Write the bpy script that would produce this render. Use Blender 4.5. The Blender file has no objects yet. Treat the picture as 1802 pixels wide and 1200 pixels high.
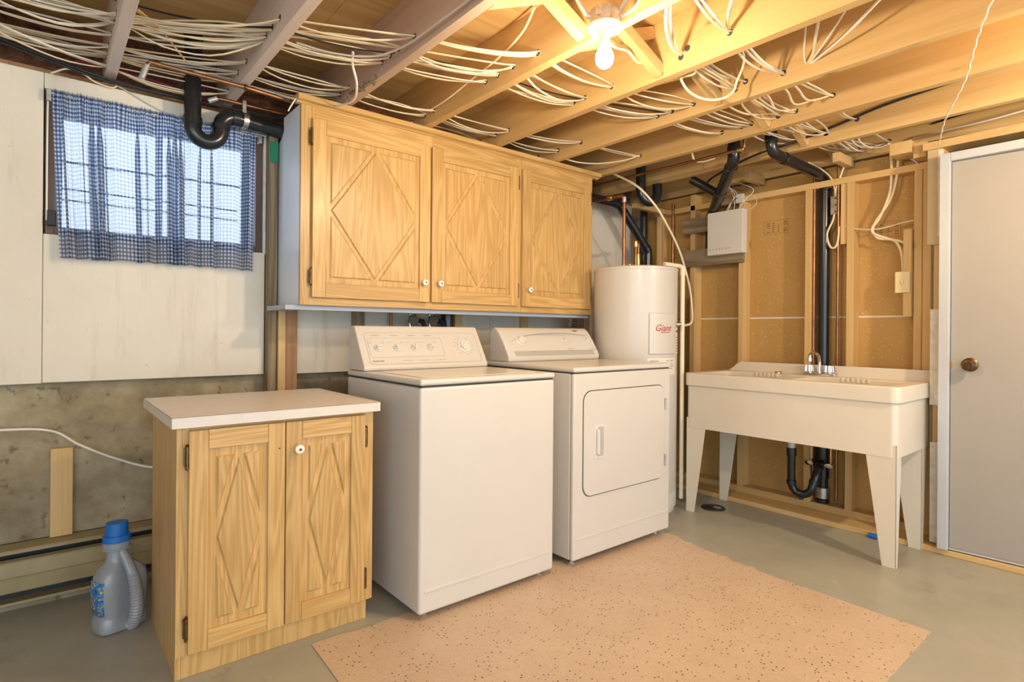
import bpy, bmesh, math, random
from mathutils import Vector, Matrix
random.seed(7)
scene = bpy.context.scene
COL = scene.collection

# ------------------------------------------------------------------ camera
CAM_H = 1.10
cam_data = bpy.data.cameras.new('camera')
cam_data.sensor_fit = 'HORIZONTAL'
cam_data.sensor_width = 36.0
cam_data.lens = 1003.5 / 1802 * 36.0
cam_data.shift_x = 0.0
cam_data.shift_y = -(600 - 582.63) / 1802
cam_data.clip_start = 0.05
cam = bpy.data.objects.new('camera', cam_data)
COL.objects.link(cam)
yaw = math.radians(39.475); roll = math.radians(0.461)
fw = Vector((math.sin(yaw), math.cos(yaw), 0)); rt = Vector((math.cos(yaw), -math.sin(yaw), 0)); up = Vector((0, 0, 1))
rt2 = rt * math.cos(roll) + up * math.sin(roll); up2 = -rt * math.sin(roll) + up * math.cos(roll)
M = Matrix((rt2, up2, -fw)).transposed().to_4x4()
M.translation = Vector((0, 0, CAM_H))
cam.matrix_world = M
scene.camera = cam

# ------------------------------------------------------------------ world, light, exposure
world = bpy.data.worlds.new('daylight'); scene.world = world
world.use_nodes = True
bg = world.node_tree.nodes['Background']
bg.inputs['Color'].default_value = (0.70, 0.85, 1.0, 1)
bg.inputs['Strength'].default_value = 2.6
scene.view_settings.view_transform = 'Standard'
scene.view_settings.look = 'None'
scene.view_settings.gamma = 1.0
scene.view_settings.use_curve_mapping = False
scene.view_settings.exposure = 0.38
LAMP_COL = (1.0, 0.79, 0.52)
FILL_BULB_W = 42.0      # added bulb behind the camera, there only to even out the light
BULB_W = 29.0       # the bulb in view
BULB2_W = 54.0      # the same kind of bulb, out of view to the right of the camera

# ------------------------------------------------------------------ materials
MATS = {}
def newmat(name):
    m = bpy.data.materials.new(name); m.use_nodes = True
    nt = m.node_tree; p = nt.nodes['Principled BSDF']
    MATS[name] = m
    return m, nt, p
def N(nt, t, **kw):
    n = nt.nodes.new(t)
    for k, v in kw.items():
        if k in n.inputs: n.inputs[k].default_value = v
        else: setattr(n, k, v)
    return n
def ramp(nt, fac, stops):
    r = nt.nodes.new('ShaderNodeValToRGB')
    el = r.color_ramp.elements
    while len(el) < len(stops): el.new(0.5)
    for e, (pos, c) in zip(el, stops):
        e.position = pos; e.color = (c[0], c[1], c[2], 1)
    nt.links.new(fac, r.inputs['Fac'])
    return r.outputs['Color']
def mixc(nt, fac, a, b, mode='MIX'):
    m = nt.nodes.new('ShaderNodeMix'); m.data_type = 'RGBA'; m.blend_type = mode
    if hasattr(fac, 'links'): nt.links.new(fac, m.inputs[0])
    else: m.inputs[0].default_value = fac
    for s, i in ((a, 6), (b, 7)):
        if hasattr(s, 'links'): nt.links.new(s, m.inputs[i])
        else: m.inputs[i].default_value = (s[0], s[1], s[2], 1)
    return m.outputs[2]
def coords(nt, scale=(1, 1, 1), kind='Object', rot=(0, 0, 0)):
    tc = nt.nodes.new('ShaderNodeTexCoord'); mp = nt.nodes.new('ShaderNodeMapping')
    mp.inputs['Scale'].default_value = scale; mp.inputs['Rotation'].default_value = rot
    nt.links.new(tc.outputs[kind], mp.inputs['Vector'])
    return mp.outputs['Vector']
def noise(nt, vec, scale, detail=4, rough=0.55, dist=0.0):
    n = N(nt, 'ShaderNodeTexNoise'); n.inputs['Scale'].default_value = scale
    n.inputs['Detail'].default_value = detail; n.inputs['Roughness'].default_value = rough
    n.inputs['Distortion'].default_value = dist
    nt.links.new(vec, n.inputs['Vector'])
    return n.outputs['Fac']
def bump(nt, p, h, strength=0.2, dist=0.002):
    b = N(nt, 'ShaderNodeBump'); b.inputs['Strength'].default_value = strength; b.inputs['Distance'].default_value = dist
    nt.links.new(h, b.inputs['Height']); nt.links.new(b.outputs['Normal'], p.inputs['Normal'])
def plain(name, col, rough=0.5, metal=0.0, var=0.06, scale=6.0, spec=0.5, bmp=0.0, bscale=200):
    m, nt, p = newmat(name)
    v = coords(nt)
    f = noise(nt, v, scale, 5)
    lo = tuple(c * (1 - var) for c in col); hi = tuple(min(1, c * (1 + var)) for c in col)
    nt.links.new(ramp(nt, f, [(0.3, lo), (0.7, hi)]), p.inputs['Base Color'])
    p.inputs['Roughness'].default_value = rough; p.inputs['Metallic'].default_value = metal
    p.inputs['Specular IOR Level'].default_value = spec
    if bmp: bump(nt, p, noise(nt, v, bscale, 3), bmp)
    return m
def wood(name, light, dark, axis, rough=0.45, grain=1.0, knots=0.0, spec=0.4, rings=1.0, ringmul=1.0, ringamp=0.16):
    """grain running along local axis 0/1/2"""
    m, nt, p = newmat(name)
    s = [1, 1, 1]
    for i in range(3): s[i] = 1.6 if i == axis else 22.0
    v = coords(nt, tuple(s))
    oi = N(nt, 'ShaderNodeObjectInfo')
    add = N(nt, 'ShaderNodeVectorMath', operation='ADD')
    mul = N(nt, 'ShaderNodeVectorMath', operation='MULTIPLY'); mul.inputs[1].default_value = (37, 23, 51)
    cmb = N(nt, 'ShaderNodeCombineXYZ')
    for i in range(3): nt.links.new(oi.outputs['Random'], cmb.inputs[i])
    nt.links.new(cmb.outputs[0], mul.inputs[0]); nt.links.new(v, add.inputs[0]); nt.links.new(mul.outputs[0], add.inputs[1])
    vv = add.outputs[0]
    f1 = noise(nt, vv, 0.45 * rings, 2, 0.4, 0.6)
    # growth rings: sine of distorted noise
    mt = N(nt, 'ShaderNodeMath', operation='MULTIPLY'); mt.inputs[1].default_value = 26.0 * ringmul
    nt.links.new(f1, mt.inputs[0])
    sn = N(nt, 'ShaderNodeMath', operation='SINE'); nt.links.new(mt.outputs[0], sn.inputs[0])
    s2 = [1, 1, 1]
    for i in range(3): s2[i] = 3.0 if i == axis else 260.0
    f2 = noise(nt, coords(nt, tuple(s2)), 1.0, 3, 0.6)
    ad = N(nt, 'ShaderNodeMath', operation='MULTIPLY_ADD'); ad.inputs[1].default_value = ringamp * grain; ad.inputs[2].default_value = 0.5
    nt.links.new(sn.outputs[0], ad.inputs[0])
    ad2 = N(nt, 'ShaderNodeMath', operation='MULTIPLY_ADD'); ad2.inputs[1].default_value = 0.75 * grain; nt.links.new(f2, ad2.inputs[0])
    sub = N(nt, 'ShaderNodeMath', operation='SUBTRACT'); sub.inputs[1].default_value = 0.375 * grain
    nt.links.new(ad.outputs[0], sub.inputs[0]); nt.links.new(sub.outputs[0], ad2.inputs[2])
    c = ramp(nt, ad2.outputs[0], [(0.15, dark), (0.75, light)])
    hsv = N(nt, 'ShaderNodeHueSaturation')
    mr = N(nt, 'ShaderNodeMapRange'); mr.inputs['To Min'].default_value = 0.92; mr.inputs['To Max'].default_value = 1.07
    nt.links.new(oi.outputs['Random'], mr.inputs['Value']); nt.links.new(mr.outputs[0], hsv.inputs['Value'])
    nt.links.new(c, hsv.inputs['Color']); c = hsv.outputs['Color']
    if knots:
        sk = [1, 1, 1]
        for i in range(3): sk[i] = 1.6 if i == axis else 5.0
        vo = N(nt, 'ShaderNodeTexVoronoi'); vo.inputs['Scale'].default_value = 1.3
        nt.links.new(coords(nt, tuple(sk)), vo.inputs['Vector'])
        kf = N(nt, 'ShaderNodeMapRange'); kf.inputs['From Min'].default_value = 0.03; kf.inputs['From Max'].default_value = 0.085
        kf.inputs['To Min'].default_value = knots; kf.inputs['To Max'].default_value = 0.0
        nt.links.new(vo.outputs['Distance'], kf.inputs['Value'])
        c = mixc(nt, kf.outputs[0], c, tuple(x * 0.35 for x in dark))
    nt.links.new(c, p.inputs['Base Color'])
    p.inputs['Roughness'].default_value = rough; p.inputs['Specular IOR Level'].default_value = spec
    bump(nt, p, f2, 0.12, 0.001)
    return m
AX = 'xyz'
for i in range(3):
    wood('oak_' + AX[i], (0.66, 0.425, 0.17), (0.43, 0.235, 0.065), i, rough=0.34, grain=1.15, ringmul=2.6, ringamp=0.12)
    wood('pine_' + AX[i], (0.74, 0.51, 0.235), (0.55, 0.335, 0.115), i, rough=0.55, grain=0.6, knots=0.8, rings=0.7)
    wood('grey_wood_' + AX[i], (0.34, 0.26, 0.155), (0.15, 0.105, 0.055), i, rough=0.8, grain=1.2, knots=0.5)
wood('old_pine_y', (0.56, 0.42, 0.33), (0.41, 0.28, 0.20), 1, rough=0.6, grain=0.6, knots=0.8)
wood('cool_lit_pine_y', (0.74, 0.63, 0.55), (0.60, 0.49, 0.42), 1, rough=0.6, grain=0.5, knots=0.7)  # aged pine with the cool light on these joists put into its colour
wood('ply_x', (0.74, 0.50, 0.23), (0.53, 0.31, 0.11), 0, rough=0.6, grain=0.9, knots=0.9, rings=0.6)
wood('cedar_z', (0.50, 0.27, 0.13), (0.32, 0.15, 0.06), 2, rough=0.6, grain=0.8, knots=0.4)
wood('dark_trim_z', (0.17, 0.10, 0.07), (0.09, 0.05, 0.035), 2, rough=0.5)
plain('enamel', (0.655, 0.615, 0.555), 0.22, var=0.015, scale=3)
plain('enamel_panel', (0.645, 0.605, 0.545), 0.28, var=0.012, scale=3)
plain('console_grey', (0.46, 0.445, 0.41), 0.35, var=0.02)
plain('white_plastic', (0.70, 0.665, 0.60), 0.35, var=0.02)
plain('sink_plastic', (0.72, 0.655, 0.54), 0.34, var=0.03, scale=4)
plain('cream_pvc', (0.80, 0.72, 0.54), 0.4, var=0.04)
plain('seam_dark', (0.05, 0.045, 0.04), 0.7, var=0.1)
plain('black_abs', (0.012, 0.014, 0.017), 0.24, var=0.3, spec=0.6)
plain('rubber_and_slot_shade', (0.02, 0.02, 0.02), 0.6, var=0.2)  # rubber parts; also paints the shade inside the heater slot
plain('copper', (0.33, 0.165, 0.085), 0.42, metal=1.0, var=0.25, scale=14)
plain('brass', (0.70, 0.46, 0.18), 0.3, metal=1.0, var=0.2, scale=30)
plain('bronze', (0.17, 0.105, 0.05), 0.35, metal=1.0, var=0.35, scale=60)
plain('chrome', (0.80, 0.80, 0.80), 0.12, metal=1.0, var=0.05)
plain('galvanised', (0.50, 0.50, 0.48), 0.4, metal=1.0, var=0.25, scale=40)
plain('solder_grey', (0.50, 0.50, 0.50), 0.45, metal=0.6, var=0.15)
plain('porcelain', (0.86, 0.82, 0.74), 0.18, var=0.01)
plain('cable_cream', (0.83, 0.72, 0.50), 0.45, var=0.07, scale=2)
plain('cable_white', (0.84, 0.79, 0.70), 0.45, var=0.05, scale=2)
plain('cable_grey', (0.55, 0.52, 0.47), 0.5, var=0.06, scale=2)
plain('cable_black', (0.015, 0.022, 0.024), 0.4, var=0.2)
plain('cable_red', (0.35, 0.03, 0.07), 0.5, var=0.1)
plain('door_paint', (0.375, 0.345, 0.305), 0.42, var=0.02, bmp=0.03, bscale=350)
plain('casing_paint', (0.52, 0.545, 0.58), 0.4, var=0.03)
plain('panel_daylit_white', (0.78, 0.85, 0.93), 0.35, var=0.03)  # white panels, the blue of the cool daylight mixed into the colour
plain('ledger_shaded_white', (0.40, 0.45, 0.51), 0.45, var=0.04)  # the panel white, darkened to paint in the shade under the cabinet
plain('laminate', (0.72, 0.65, 0.57), 0.4, var=0.03, scale=25)
plain('silver_plastic', (0.30, 0.32, 0.35), 0.26, var=0.05, spec=0.6)
plain('blue_plastic', (0.012, 0.15, 0.52), 0.35, var=0.06)
plain('heater_paint', (0.36, 0.285, 0.145), 0.45, var=0.1, scale=9)
plain('red_ink', (0.45, 0.02, 0.03), 0.5, var=0.03)
plain('grey_ink', (0.30, 0.28, 0.26), 0.6, var=0.03)
plain('label_paper', (0.78, 0.73, 0.64), 0.6, var=0.02)
plain('drywall_paper', (0.55, 0.44, 0.27), 0.7, var=0.06)
plain('stamp_ink', (0.21, 0.125, 0.05), 0.7, var=0.1)
plain('green_paint', (0.01, 0.24, 0.12), 0.5, var=0.1)
plain('ivory_plastic', (0.75, 0.62, 0.36), 0.4, var=0.03)
plain('plaster_white', (0.72, 0.67, 0.58), 0.8, var=0.12, scale=30, bmp=0.3, bscale=90)
plain('tin_foil', (0.72, 0.72, 0.72), 0.25, metal=1.0, var=0.1)
plain('outdoor_siding', (0.75, 0.75, 0.75), 0.7, var=0.05)

def mat_foam():
    m, nt, p = newmat('foam_board'); v = coords(nt)
    f = noise(nt, v, 1.7, 5, 0.6)
    c = ramp(nt, f, [(0.3, (0.70, 0.635, 0.52)), (0.7, (0.80, 0.735, 0.615))])
    st = noise(nt, coords(nt, (9, 9, 0.9)), 1.5, 4, 0.6)
    sm = ramp(nt, st, [(0.56, (0, 0, 0)), (0.78, (0.45, 0.45, 0.45))])
    c = mixc(nt, sm, c, (0.42, 0.34, 0.20))
    sp = noise(nt, v, 45, 2, 0.5); sc = ramp(nt, sp, [(0.70, (0, 0, 0)), (0.78, (0.5, 0.5, 0.5))])
    c = mixc(nt, sc, c, (0.30, 0.24, 0.15))
    nt.links.new(c, p.inputs['Base Color']); p.inputs['Roughness'].default_value = 0.75
    bump(nt, p, noise(nt, coords(nt, (1, 1, 0.35)), 120, 3), 0.35, 0.002)
def mat_concrete():
    m, nt, p = newmat('concrete'); v = coords(nt)
    f = noise(nt, v, 5, 8, 0.65)
    c = ramp(nt, f, [(0.25, (0.19, 0.145, 0.08)), (0.5, (0.36, 0.295, 0.18)), (0.75, (0.52, 0.45, 0.31))])
    g = noise(nt, v, 2.1, 5, 0.6, 0.5); gm = ramp(nt, g, [(0.52, (0, 0, 0)), (0.68, (0.8, 0.8, 0.8))])
    c = mixc(nt, gm, c, (0.17, 0.12, 0.05))
    h = noise(nt, v, 26, 3, 0.5); hm = ramp(nt, h, [(0.62, (0, 0, 0)), (0.72, (0.75, 0.75, 0.75))])
    c = mixc(nt, hm, c, (0.13, 0.10, 0.06))
    nt.links.new(c, p.inputs['Base Color']); p.inputs['Roughness'].default_value = 0.85
    bump(nt, p, noise(nt, v, 30, 8, 0.7), 0.9, 0.008)
def mat_floor():
    m, nt, p = newmat('painted_floor'); v = coords(nt)
    f = noise(nt, v, 2.5, 6, 0.6)
    c = ramp(nt, f, [(0.3, (0.33, 0.325, 0.27)), (0.7, (0.415, 0.405, 0.335))])
    g = noise(nt, v, 6, 8, 0.75, 0.6); gm = ramp(nt, g, [(0.63, (0, 0, 0)), (0.70, (0.55, 0.55, 0.55))])
    c = mixc(nt, gm, c, (0.52, 0.51, 0.46))
    h = noise(nt, v, 3.3, 7, 0.7, 0.3); hm = ramp(nt, h, [(0.30, (0.6, 0.6, 0.6)), (0.40, (0, 0, 0))])
    c = mixc(nt, hm, c, (0.24, 0.235, 0.205))
    nt.links.new(c, p.inputs['Base Color'])
    nt.links.new(ramp(nt, g, [(0.4, (0.30, 0.30, 0.30)), (0.7, (0.5, 0.5, 0.5))]), p.inputs['Roughness'])
    bump(nt, p, noise(nt, v, 12, 6, 0.6), 0.12, 0.004)
def mat_mat():
    m, nt, p = newmat('speckled_vinyl'); v = coords(nt)
    f = noise(nt, v, 4, 5, 0.6)
    c = ramp(nt, f, [(0.3, (0.54, 0.405, 0.285)), (0.7, (0.61, 0.47, 0.34))])
    fine = noise(nt, v, 160, 2); c = mixc(nt, ramp(nt, fine, [(0.5, (0, 0, 0)), (0.7, (0.35, 0.35, 0.35))]), c, (0.74, 0.60, 0.45))
    for sc, th, col, seed in ((75, 0.155, (0.13, 0.07, 0.04), 0.0), (120, 0.15, (0.42, 0.27, 0.16), 0.7)):
        vo = N(nt, 'ShaderNodeTexVoronoi'); vo.inputs['Scale'].default_value = sc
        nt.links.new(coords(nt, (1, 1, 1), 'Object', (0, 0, seed)), vo.inputs['Vector'])
        cr = N(nt, 'ShaderNodeMath', operation='LESS_THAN'); cr.inputs[1].default_value = th * 1.6
        nt.links.new(vo.outputs['Distance'], cr.inputs[0])
        # keep only some cells
        sp = N(nt, 'ShaderNodeSeparateColor'); nt.links.new(vo.outputs['Color'], sp.inputs[0])
        keep = N(nt, 'ShaderNodeMath', operation='LESS_THAN'); keep.inputs[1].default_value = 0.30
        nt.links.new(sp.outputs[0], keep.inputs[0])
        an = N(nt, 'ShaderNodeMath', operation='MULTIPLY'); nt.links.new(cr.outputs[0], an.inputs[0]); nt.links.new(keep.outputs[0], an.inputs[1])
        c = mixc(nt, an.outputs[0], c, col)
    nt.links.new(c, p.inputs['Base Color']); p.inputs['Roughness'].default_value = 0.42
def mat_drywall():
    m, nt, p = newmat('drywall_back'); v = coords(nt)
    f = noise(nt, coords(nt, (1, 1, 0.4)), 3, 5, 0.6)
    c = ramp(nt, f, [(0.3, (0.46, 0.265, 0.075)), (0.7, (0.57, 0.345, 0.115))])
    vo = N(nt, 'ShaderNodeTexVoronoi'); vo.inputs['Scale'].default_value = 55
    nt.links.new(v, vo.inputs['Vector'])
    cr = N(nt, 'ShaderNodeMath', operation='LESS_THAN'); cr.inputs[1].default_value = 0.17; nt.links.new(vo.outputs['Distance'], cr.inputs[0])
    sp = N(nt, 'ShaderNodeSeparateColor'); nt.links.new(vo.outputs['Color'], sp.inputs[0])
    reg = noise(nt, v, 1.6, 2); 
    rg = N(nt, 'ShaderNodeMath', operation='MULTIPLY'); rg.inputs[1].default_value = 0.32; nt.links.new(reg, rg.inputs[0])
    keep = N(nt, 'ShaderNodeMath', operation='LESS_THAN'); nt.links.new(sp.outputs[0], keep.inputs[0]); nt.links.new(rg.outputs[0], keep.inputs[1])
    an = N(nt, 'ShaderNodeMath', operation='MULTIPLY'); nt.links.new(cr.outputs[0], an.inputs[0]); nt.links.new(keep.outputs[0], an.inputs[1])
    c = mixc(nt, an.outputs[0], c, (0.66, 0.53, 0.34))
    nt.links.new(c, p.inputs['Base Color']); p.inputs['Roughness'].default_value = 0.7
def mat_gingham():
    m, nt, p = newmat('gingham_cloth')
    uv = N(nt, 'ShaderNodeUVMap'); sep = N(nt, 'ShaderNodeSeparateXYZ'); nt.links.new(uv.outputs[0], sep.inputs[0])
    outs = []
    for i in range(2):
        mu = N(nt, 'ShaderNodeMath', operation='MULTIPLY'); mu.inputs[1].default_value = 1 / 0.0165
        nt.links.new(sep.outputs[i], mu.inputs[0])
        fr = N(nt, 'ShaderNodeMath', operation='FRACT'); nt.links.new(mu.outputs[0], fr.inputs[0])
        gt = N(nt, 'ShaderNodeMath', operation='GREATER_THAN'); gt.inputs[1].default_value = 0.5; nt.links.new(fr.outputs[0], gt.inputs[0])
        outs.append(gt.outputs[0])
    ad = N(nt, 'ShaderNodeMath', operation='ADD'); nt.links.new(outs[0], ad.inputs[0]); nt.links.new(outs[1], ad.inputs[1])
    hf = N(nt, 'ShaderNodeMath', operation='MULTIPLY'); hf.inputs[1].default_value = 0.5; nt.links.new(ad.outputs[0], hf.inputs[0])
    c = ramp(nt, hf.outputs[0], [(0.0, (0.86, 0.86, 0.85)), (0.5, (0.20, 0.31, 0.52)), (1.0, (0.025, 0.055, 0.18))])
    p.inputs['Roughness'].default_value = 0.9
    nt.links.new(c, p.inputs['Base Color'])
    tr = N(nt, 'ShaderNodeBsdfTranslucent'); nt.links.new(c, tr.inputs['Color'])
    tp = N(nt, 'ShaderNodeBsdfTransparent')
    mx = N(nt, 'ShaderNodeMixShader'); mx.inputs[0].default_value = 0.62
    nt.links.new(p.outputs[0], mx.inputs[1]); nt.links.new(tr.outputs[0], mx.inputs[2])
    mx2 = N(nt, 'ShaderNodeMixShader'); mx2.inputs[0].default_value = 0.26
    nt.links.new(mx.outputs[0], mx2.inputs[1]); nt.links.new(tp.outputs[0], mx2.inputs[2])
    nt.links.new(mx2.outputs[0], nt.nodes['Material Output'].inputs['Surface'])
def mat_glass():
    m, nt, p = newmat('window_glass')
    p.inputs['Base Color'].default_value = (1, 1, 1, 1); p.inputs['Roughness'].default_value = 0.0
    p.inputs['Transmission Weight'].default_value = 1.0; p.inputs['IOR'].default_value = 1.45
    tp = N(nt, 'ShaderNodeBsdfTransparent'); gl = N(nt, 'ShaderNodeBsdfGlossy'); gl.inputs['Roughness'].default_value = 0.02
    mx = N(nt, 'ShaderNodeMixShader'); mx.inputs[0].default_value = 0.06
    nt.links.new(tp.outputs[0], mx.inputs[1]); nt.links.new(gl.outputs[0], mx.inputs[2])
    nt.links.new(mx.outputs[0], nt.nodes['Material Output'].inputs['Surface'])
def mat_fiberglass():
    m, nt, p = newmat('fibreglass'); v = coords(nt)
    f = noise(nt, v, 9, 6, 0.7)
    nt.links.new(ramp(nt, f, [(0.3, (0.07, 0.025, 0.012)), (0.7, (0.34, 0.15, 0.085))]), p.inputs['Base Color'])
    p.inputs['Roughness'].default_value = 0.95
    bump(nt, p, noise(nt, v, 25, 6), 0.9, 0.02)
def mat_bulb():
    m, nt, p = newmat('lit_bulb')
    p.inputs['Base Color'].default_value = (0.9, 0.88, 0.82, 1)
    p.inputs['Emission Color'].default_value = (1.0, 0.84, 0.60, 1)
    p.inputs['Emission Strength'].default_value = 22.0
def mat_jug_label():
    m, nt, p = newmat('jug_label'); v = coords(nt)
    vo = N(nt, 'ShaderNodeTexVoronoi'); vo.inputs['Scale'].default_value = 130; nt.links.new(v, vo.inputs['Vector'])
    sp = N(nt, 'ShaderNodeSeparateColor'); nt.links.new(vo.outputs['Color'], sp.inputs[0])
    c = ramp(nt, sp.outputs[0], [(0.0, (0.02, 0.14, 0.45)), (0.55, (0.03, 0.30, 0.62)), (0.7, (0.01, 0.03, 0.14)), (0.82, (0.40, 0.46, 0.55)), (0.90, (0.50, 0.16, 0.16)), (0.97, (0.60, 0.50, 0.05))])
    nt.links.new(c, p.inputs['Base Color']); p.inputs['Roughness'].default_value = 0.4
for fn in (mat_foam, mat_concrete, mat_floor, mat_mat, mat_drywall, mat_gingham, mat_glass, mat_fiberglass, mat_bulb, mat_jug_label): fn()

# ------------------------------------------------------------------ mesh helpers
BASE = {}
class MB:
    def __init__(s): s.bm = bmesh.new()
    def face(s, vs):
        try: return s.bm.faces.new(vs)
        except ValueError: return None
    def box(s, x0, x1, y0, y1, z0, z1):
        v = [s.bm.verts.new(p) for p in ((x0,y0,z0),(x1,y0,z0),(x1,y1,z0),(x0,y1,z0),(x0,y0,z1),(x1,y0,z1),(x1,y1,z1),(x0,y1,z1))]
        for f in ((0,3,2,1),(4,5,6,7),(0,1,5,4),(1,2,6,5),(2,3,7,6),(3,0,4,7)): s.face([v[i] for i in f])
        return s
    def prism(s, pts, axis, a, b):
        """polygon pts in the plane across axis, extruded a..b. axis x: (y,z) y: (x,z) z: (x,y)"""
        def P(u, w, t): return {'x': (t, u, w), 'y': (u, t, w), 'z': (u, w, t)}[axis]
        A = [s.bm.verts.new(P(u, w, a)) for u, w in pts]; B = [s.bm.verts.new(P(u, w, b)) for u, w in pts]
        n = len(pts)
        s.face(A); s.face(list(reversed(B)))
        for i in range(n): s.face([A[i], A[(i+1) % n], B[(i+1) % n], B[i]])
        return s
    def frustum(s, pts, pts2, axis, a, b):
        def P(u, w, t): return {'x': (t, u, w), 'y': (u, t, w), 'z': (u, w, t)}[axis]
        A = [s.bm.verts.new(P(u, w, a)) for u, w in pts]; B = [s.bm.verts.new(P(u, w, b)) for u, w in pts2]
        n = len(pts)
        s.face(A); s.face(list(reversed(B)))
        for i in range(n): s.face([A[i], A[(i+1) % n], B[(i+1) % n], B[i]])
        return s
    def beam(s, p0, p1, w, h, updir=(0, 0, 1)):
        p0 = Vector(p0); p1 = Vector(p1); d = (p1 - p0).normalized()
        r = d.cross(Vector(updir)).normalized(); u = r.cross(d)
        vs = []
        for p in (p0, p1):
            for a, b in ((-1,-1),(1,-1),(1,1),(-1,1)): vs.append(s.bm.verts.new(p + r*a*w/2 + u*b*h/2))
        for f in ((0,1,2,3),(7,6,5,4),(0,4,5,1),(1,5,6,2),(2,6,7,3),(3,7,4,0)): s.face([vs[i] for i in f])
        return s
    def cyl(s, p0, p1, r0, r1=None, seg=24, caps=True):
        r1 = r0 if r1 is None else r1
        p0 = Vector(p0); p1 = Vector(p1); d = (p1 - p0).normalized()
        a = d.orthogonal().normalized(); b = d.cross(a)
        A = []; B = []
        for i in range(seg):
            t = 2*math.pi*i/seg; o = a*math.cos(t) + b*math.sin(t)
            A.append(s.bm.verts.new(p0 + o*r0)); B.append(s.bm.verts.new(p1 + o*r1))
        for i in range(seg): s.face([A[i], A[(i+1) % seg], B[(i+1) % seg], B[i]])
        if caps: s.face(list(reversed(A))); s.face(B)
        return s
    def lathe(s, origin, axis, prof, seg=32, sx=1.0, sy=1.0):
        """prof: list of (radius, distance along axis)"""
        o = Vector(origin); d = Vector(axis).normalized()
        if abs(d.z) > 0.99: a = Vector((1, 0, 0)); b = Vector((0, 1, 0))
        else:
            a = Vector((0, 0, 1)).cross(d).normalized(); b = d.cross(a)
        rings = []
        for r, h in prof:
            if r < 1e-6: rings.append([s.bm.verts.new(o + d*h)])
            else: rings.append([s.bm.verts.new(o + d*h + a*(r*sx*math.cos(2*math.pi*i/seg)) + b*(r*sy*math.sin(2*math.pi*i/seg))) for i in range(seg)])
        for R1, R2 in zip(rings, rings[1:]):
            for i in range(seg):
                j = (i+1) % seg
                if len(R1) == 1 and len(R2) == 1: break
                if len(R1) == 1: s.face([R1[0], R2[j], R2[i]])
                elif len(R2) == 1: s.face([R1[i], R1[j], R2[0]])
                else: s.face([R1[i], R1[j], R2[j], R2[i]])
        for R in (rings[0], rings[-1]):
            if len(R) > 2: s.face(R)
        return s
    def tube(s, pts, r, seg=10, flat=1.0, closed_caps=True, radii=None):
        pts = [Vector(p) for p in pts]
        n = len(pts); T = []
        for i in range(n):
            T.append((pts[min(i+1, n-1)] - pts[max(i-1, 0)]).normalized())
        ref = Vector((0, 0, 1)) if abs(T[0].z) < 0.9 else Vector((1, 0, 0))
        u = (ref - T[0]*ref.dot(T[0])).normalized()
        rings = []
        for i in range(n):
            u = (u - T[i]*u.dot(T[i])).normalized(); v = T[i].cross(u)
            rr = radii[i] if radii else r
            rings.append([s.bm.verts.new(pts[i] + u*(rr*flat*math.cos(2*math.pi*k/seg)) + v*(rr*math.sin(2*math.pi*k/seg))) for k in range(seg)])
        for A, B in zip(rings, rings[1:]):
            for k in range(seg): s.face([A[k], A[(k+1) % seg], B[(k+1) % seg], B[k]])
        if closed_caps: s.face(list(reversed(rings[0]))); s.face(rings[-1])
        return s
    def build(s, name, mat, parent=None, base=None, bevel=0.0, seg=2, smooth=None, label=None, kind=None, ang=30):
        if parent is not None: b = BASE[parent.name]
        else: b = Vector(base) if base else Vector((0, 0, 0))
        bmesh.ops.recalc_face_normals(s.bm, faces=s.bm.faces[:])
        bmesh.ops.translate(s.bm, verts=s.bm.verts[:], vec=-b)
        me = bpy.data.meshes.new(name); s.bm.to_mesh(me); s.bm.free()
        o = bpy.data.objects.new(name, me); COL.objects.link(o)
        if parent is not None: o.parent = parent
        else: o.location = b
        BASE[o.name] = b
        if mat: me.materials.append(MATS[mat])
        if smooth is not None:
            me.shade_smooth(); me.set_sharp_from_angle(angle=math.radians(smooth))
        if bevel:
            md = o.modifiers.new('bevel', 'BEVEL'); md.width = bevel; md.segments = seg; md.limit_method = 'ANGLE'; md.angle_limit = math.radians(ang)
            if smooth is None:
                me.shade_smooth(); md.harden_normals = True
        if label: o['label'] = label
        if kind: o['kind'] = kind
        return o
def thing(name, label, cat, loc, group=None, kind=None):
    o = bpy.data.objects.new(name, None); COL.objects.link(o); o.location = loc
    o.empty_display_size = 0.05
    BASE[o.name] = Vector(loc)
    if label: o['label'] = label
    if cat: o['category'] = cat
    if group: o['group'] = group
    if kind: o['kind'] = kind
    return o
def tag(o, label, cat, group=None, kind=None):
    o['label'] = label; o['category'] = cat
    if group: o['group'] = group
    if kind: o['kind'] = kind
    return o
def spline(pts, n=8):
    """Catmull-Rom through pts"""
    P = [Vector(p) for p in pts]
    P = [P[0]*2 - P[1]] + P + [P[-1]*2 - P[-2]]
    out = []
    for i in range(1, len(P) - 2):
        p0, p1, p2, p3 = P[i-1:i+3]
        for k in range(n):
            t = k / n
            out.append(0.5*((2*p1) + (p2-p0)*t + (2*p0-5*p1+4*p2-p3)*t*t + (-p0+3*p1-3*p2+p3)*t**3))
    out.append(P[-2])
    return out
def fillet(pts, r, n=6):
    """polyline with rounded corners of radius about r"""
    P = [Vector(p) for p in pts]; out = [P[0]]
    for i in range(1, len(P) - 1):
        a = (P[i-1] - P[i]); b = (P[i+1] - P[i])
        ra = min(r, a.length*0.49, b.length*0.49)
        A = P[i] + a.normalized()*ra; B = P[i] + b.normalized()*ra
        for k in range(n + 1):
            t = k / n; out.append(A*(1-t)**2 + P[i]*2*t*(1-t) + B*t*t)
    out.append(P[-1])
    return out
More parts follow.
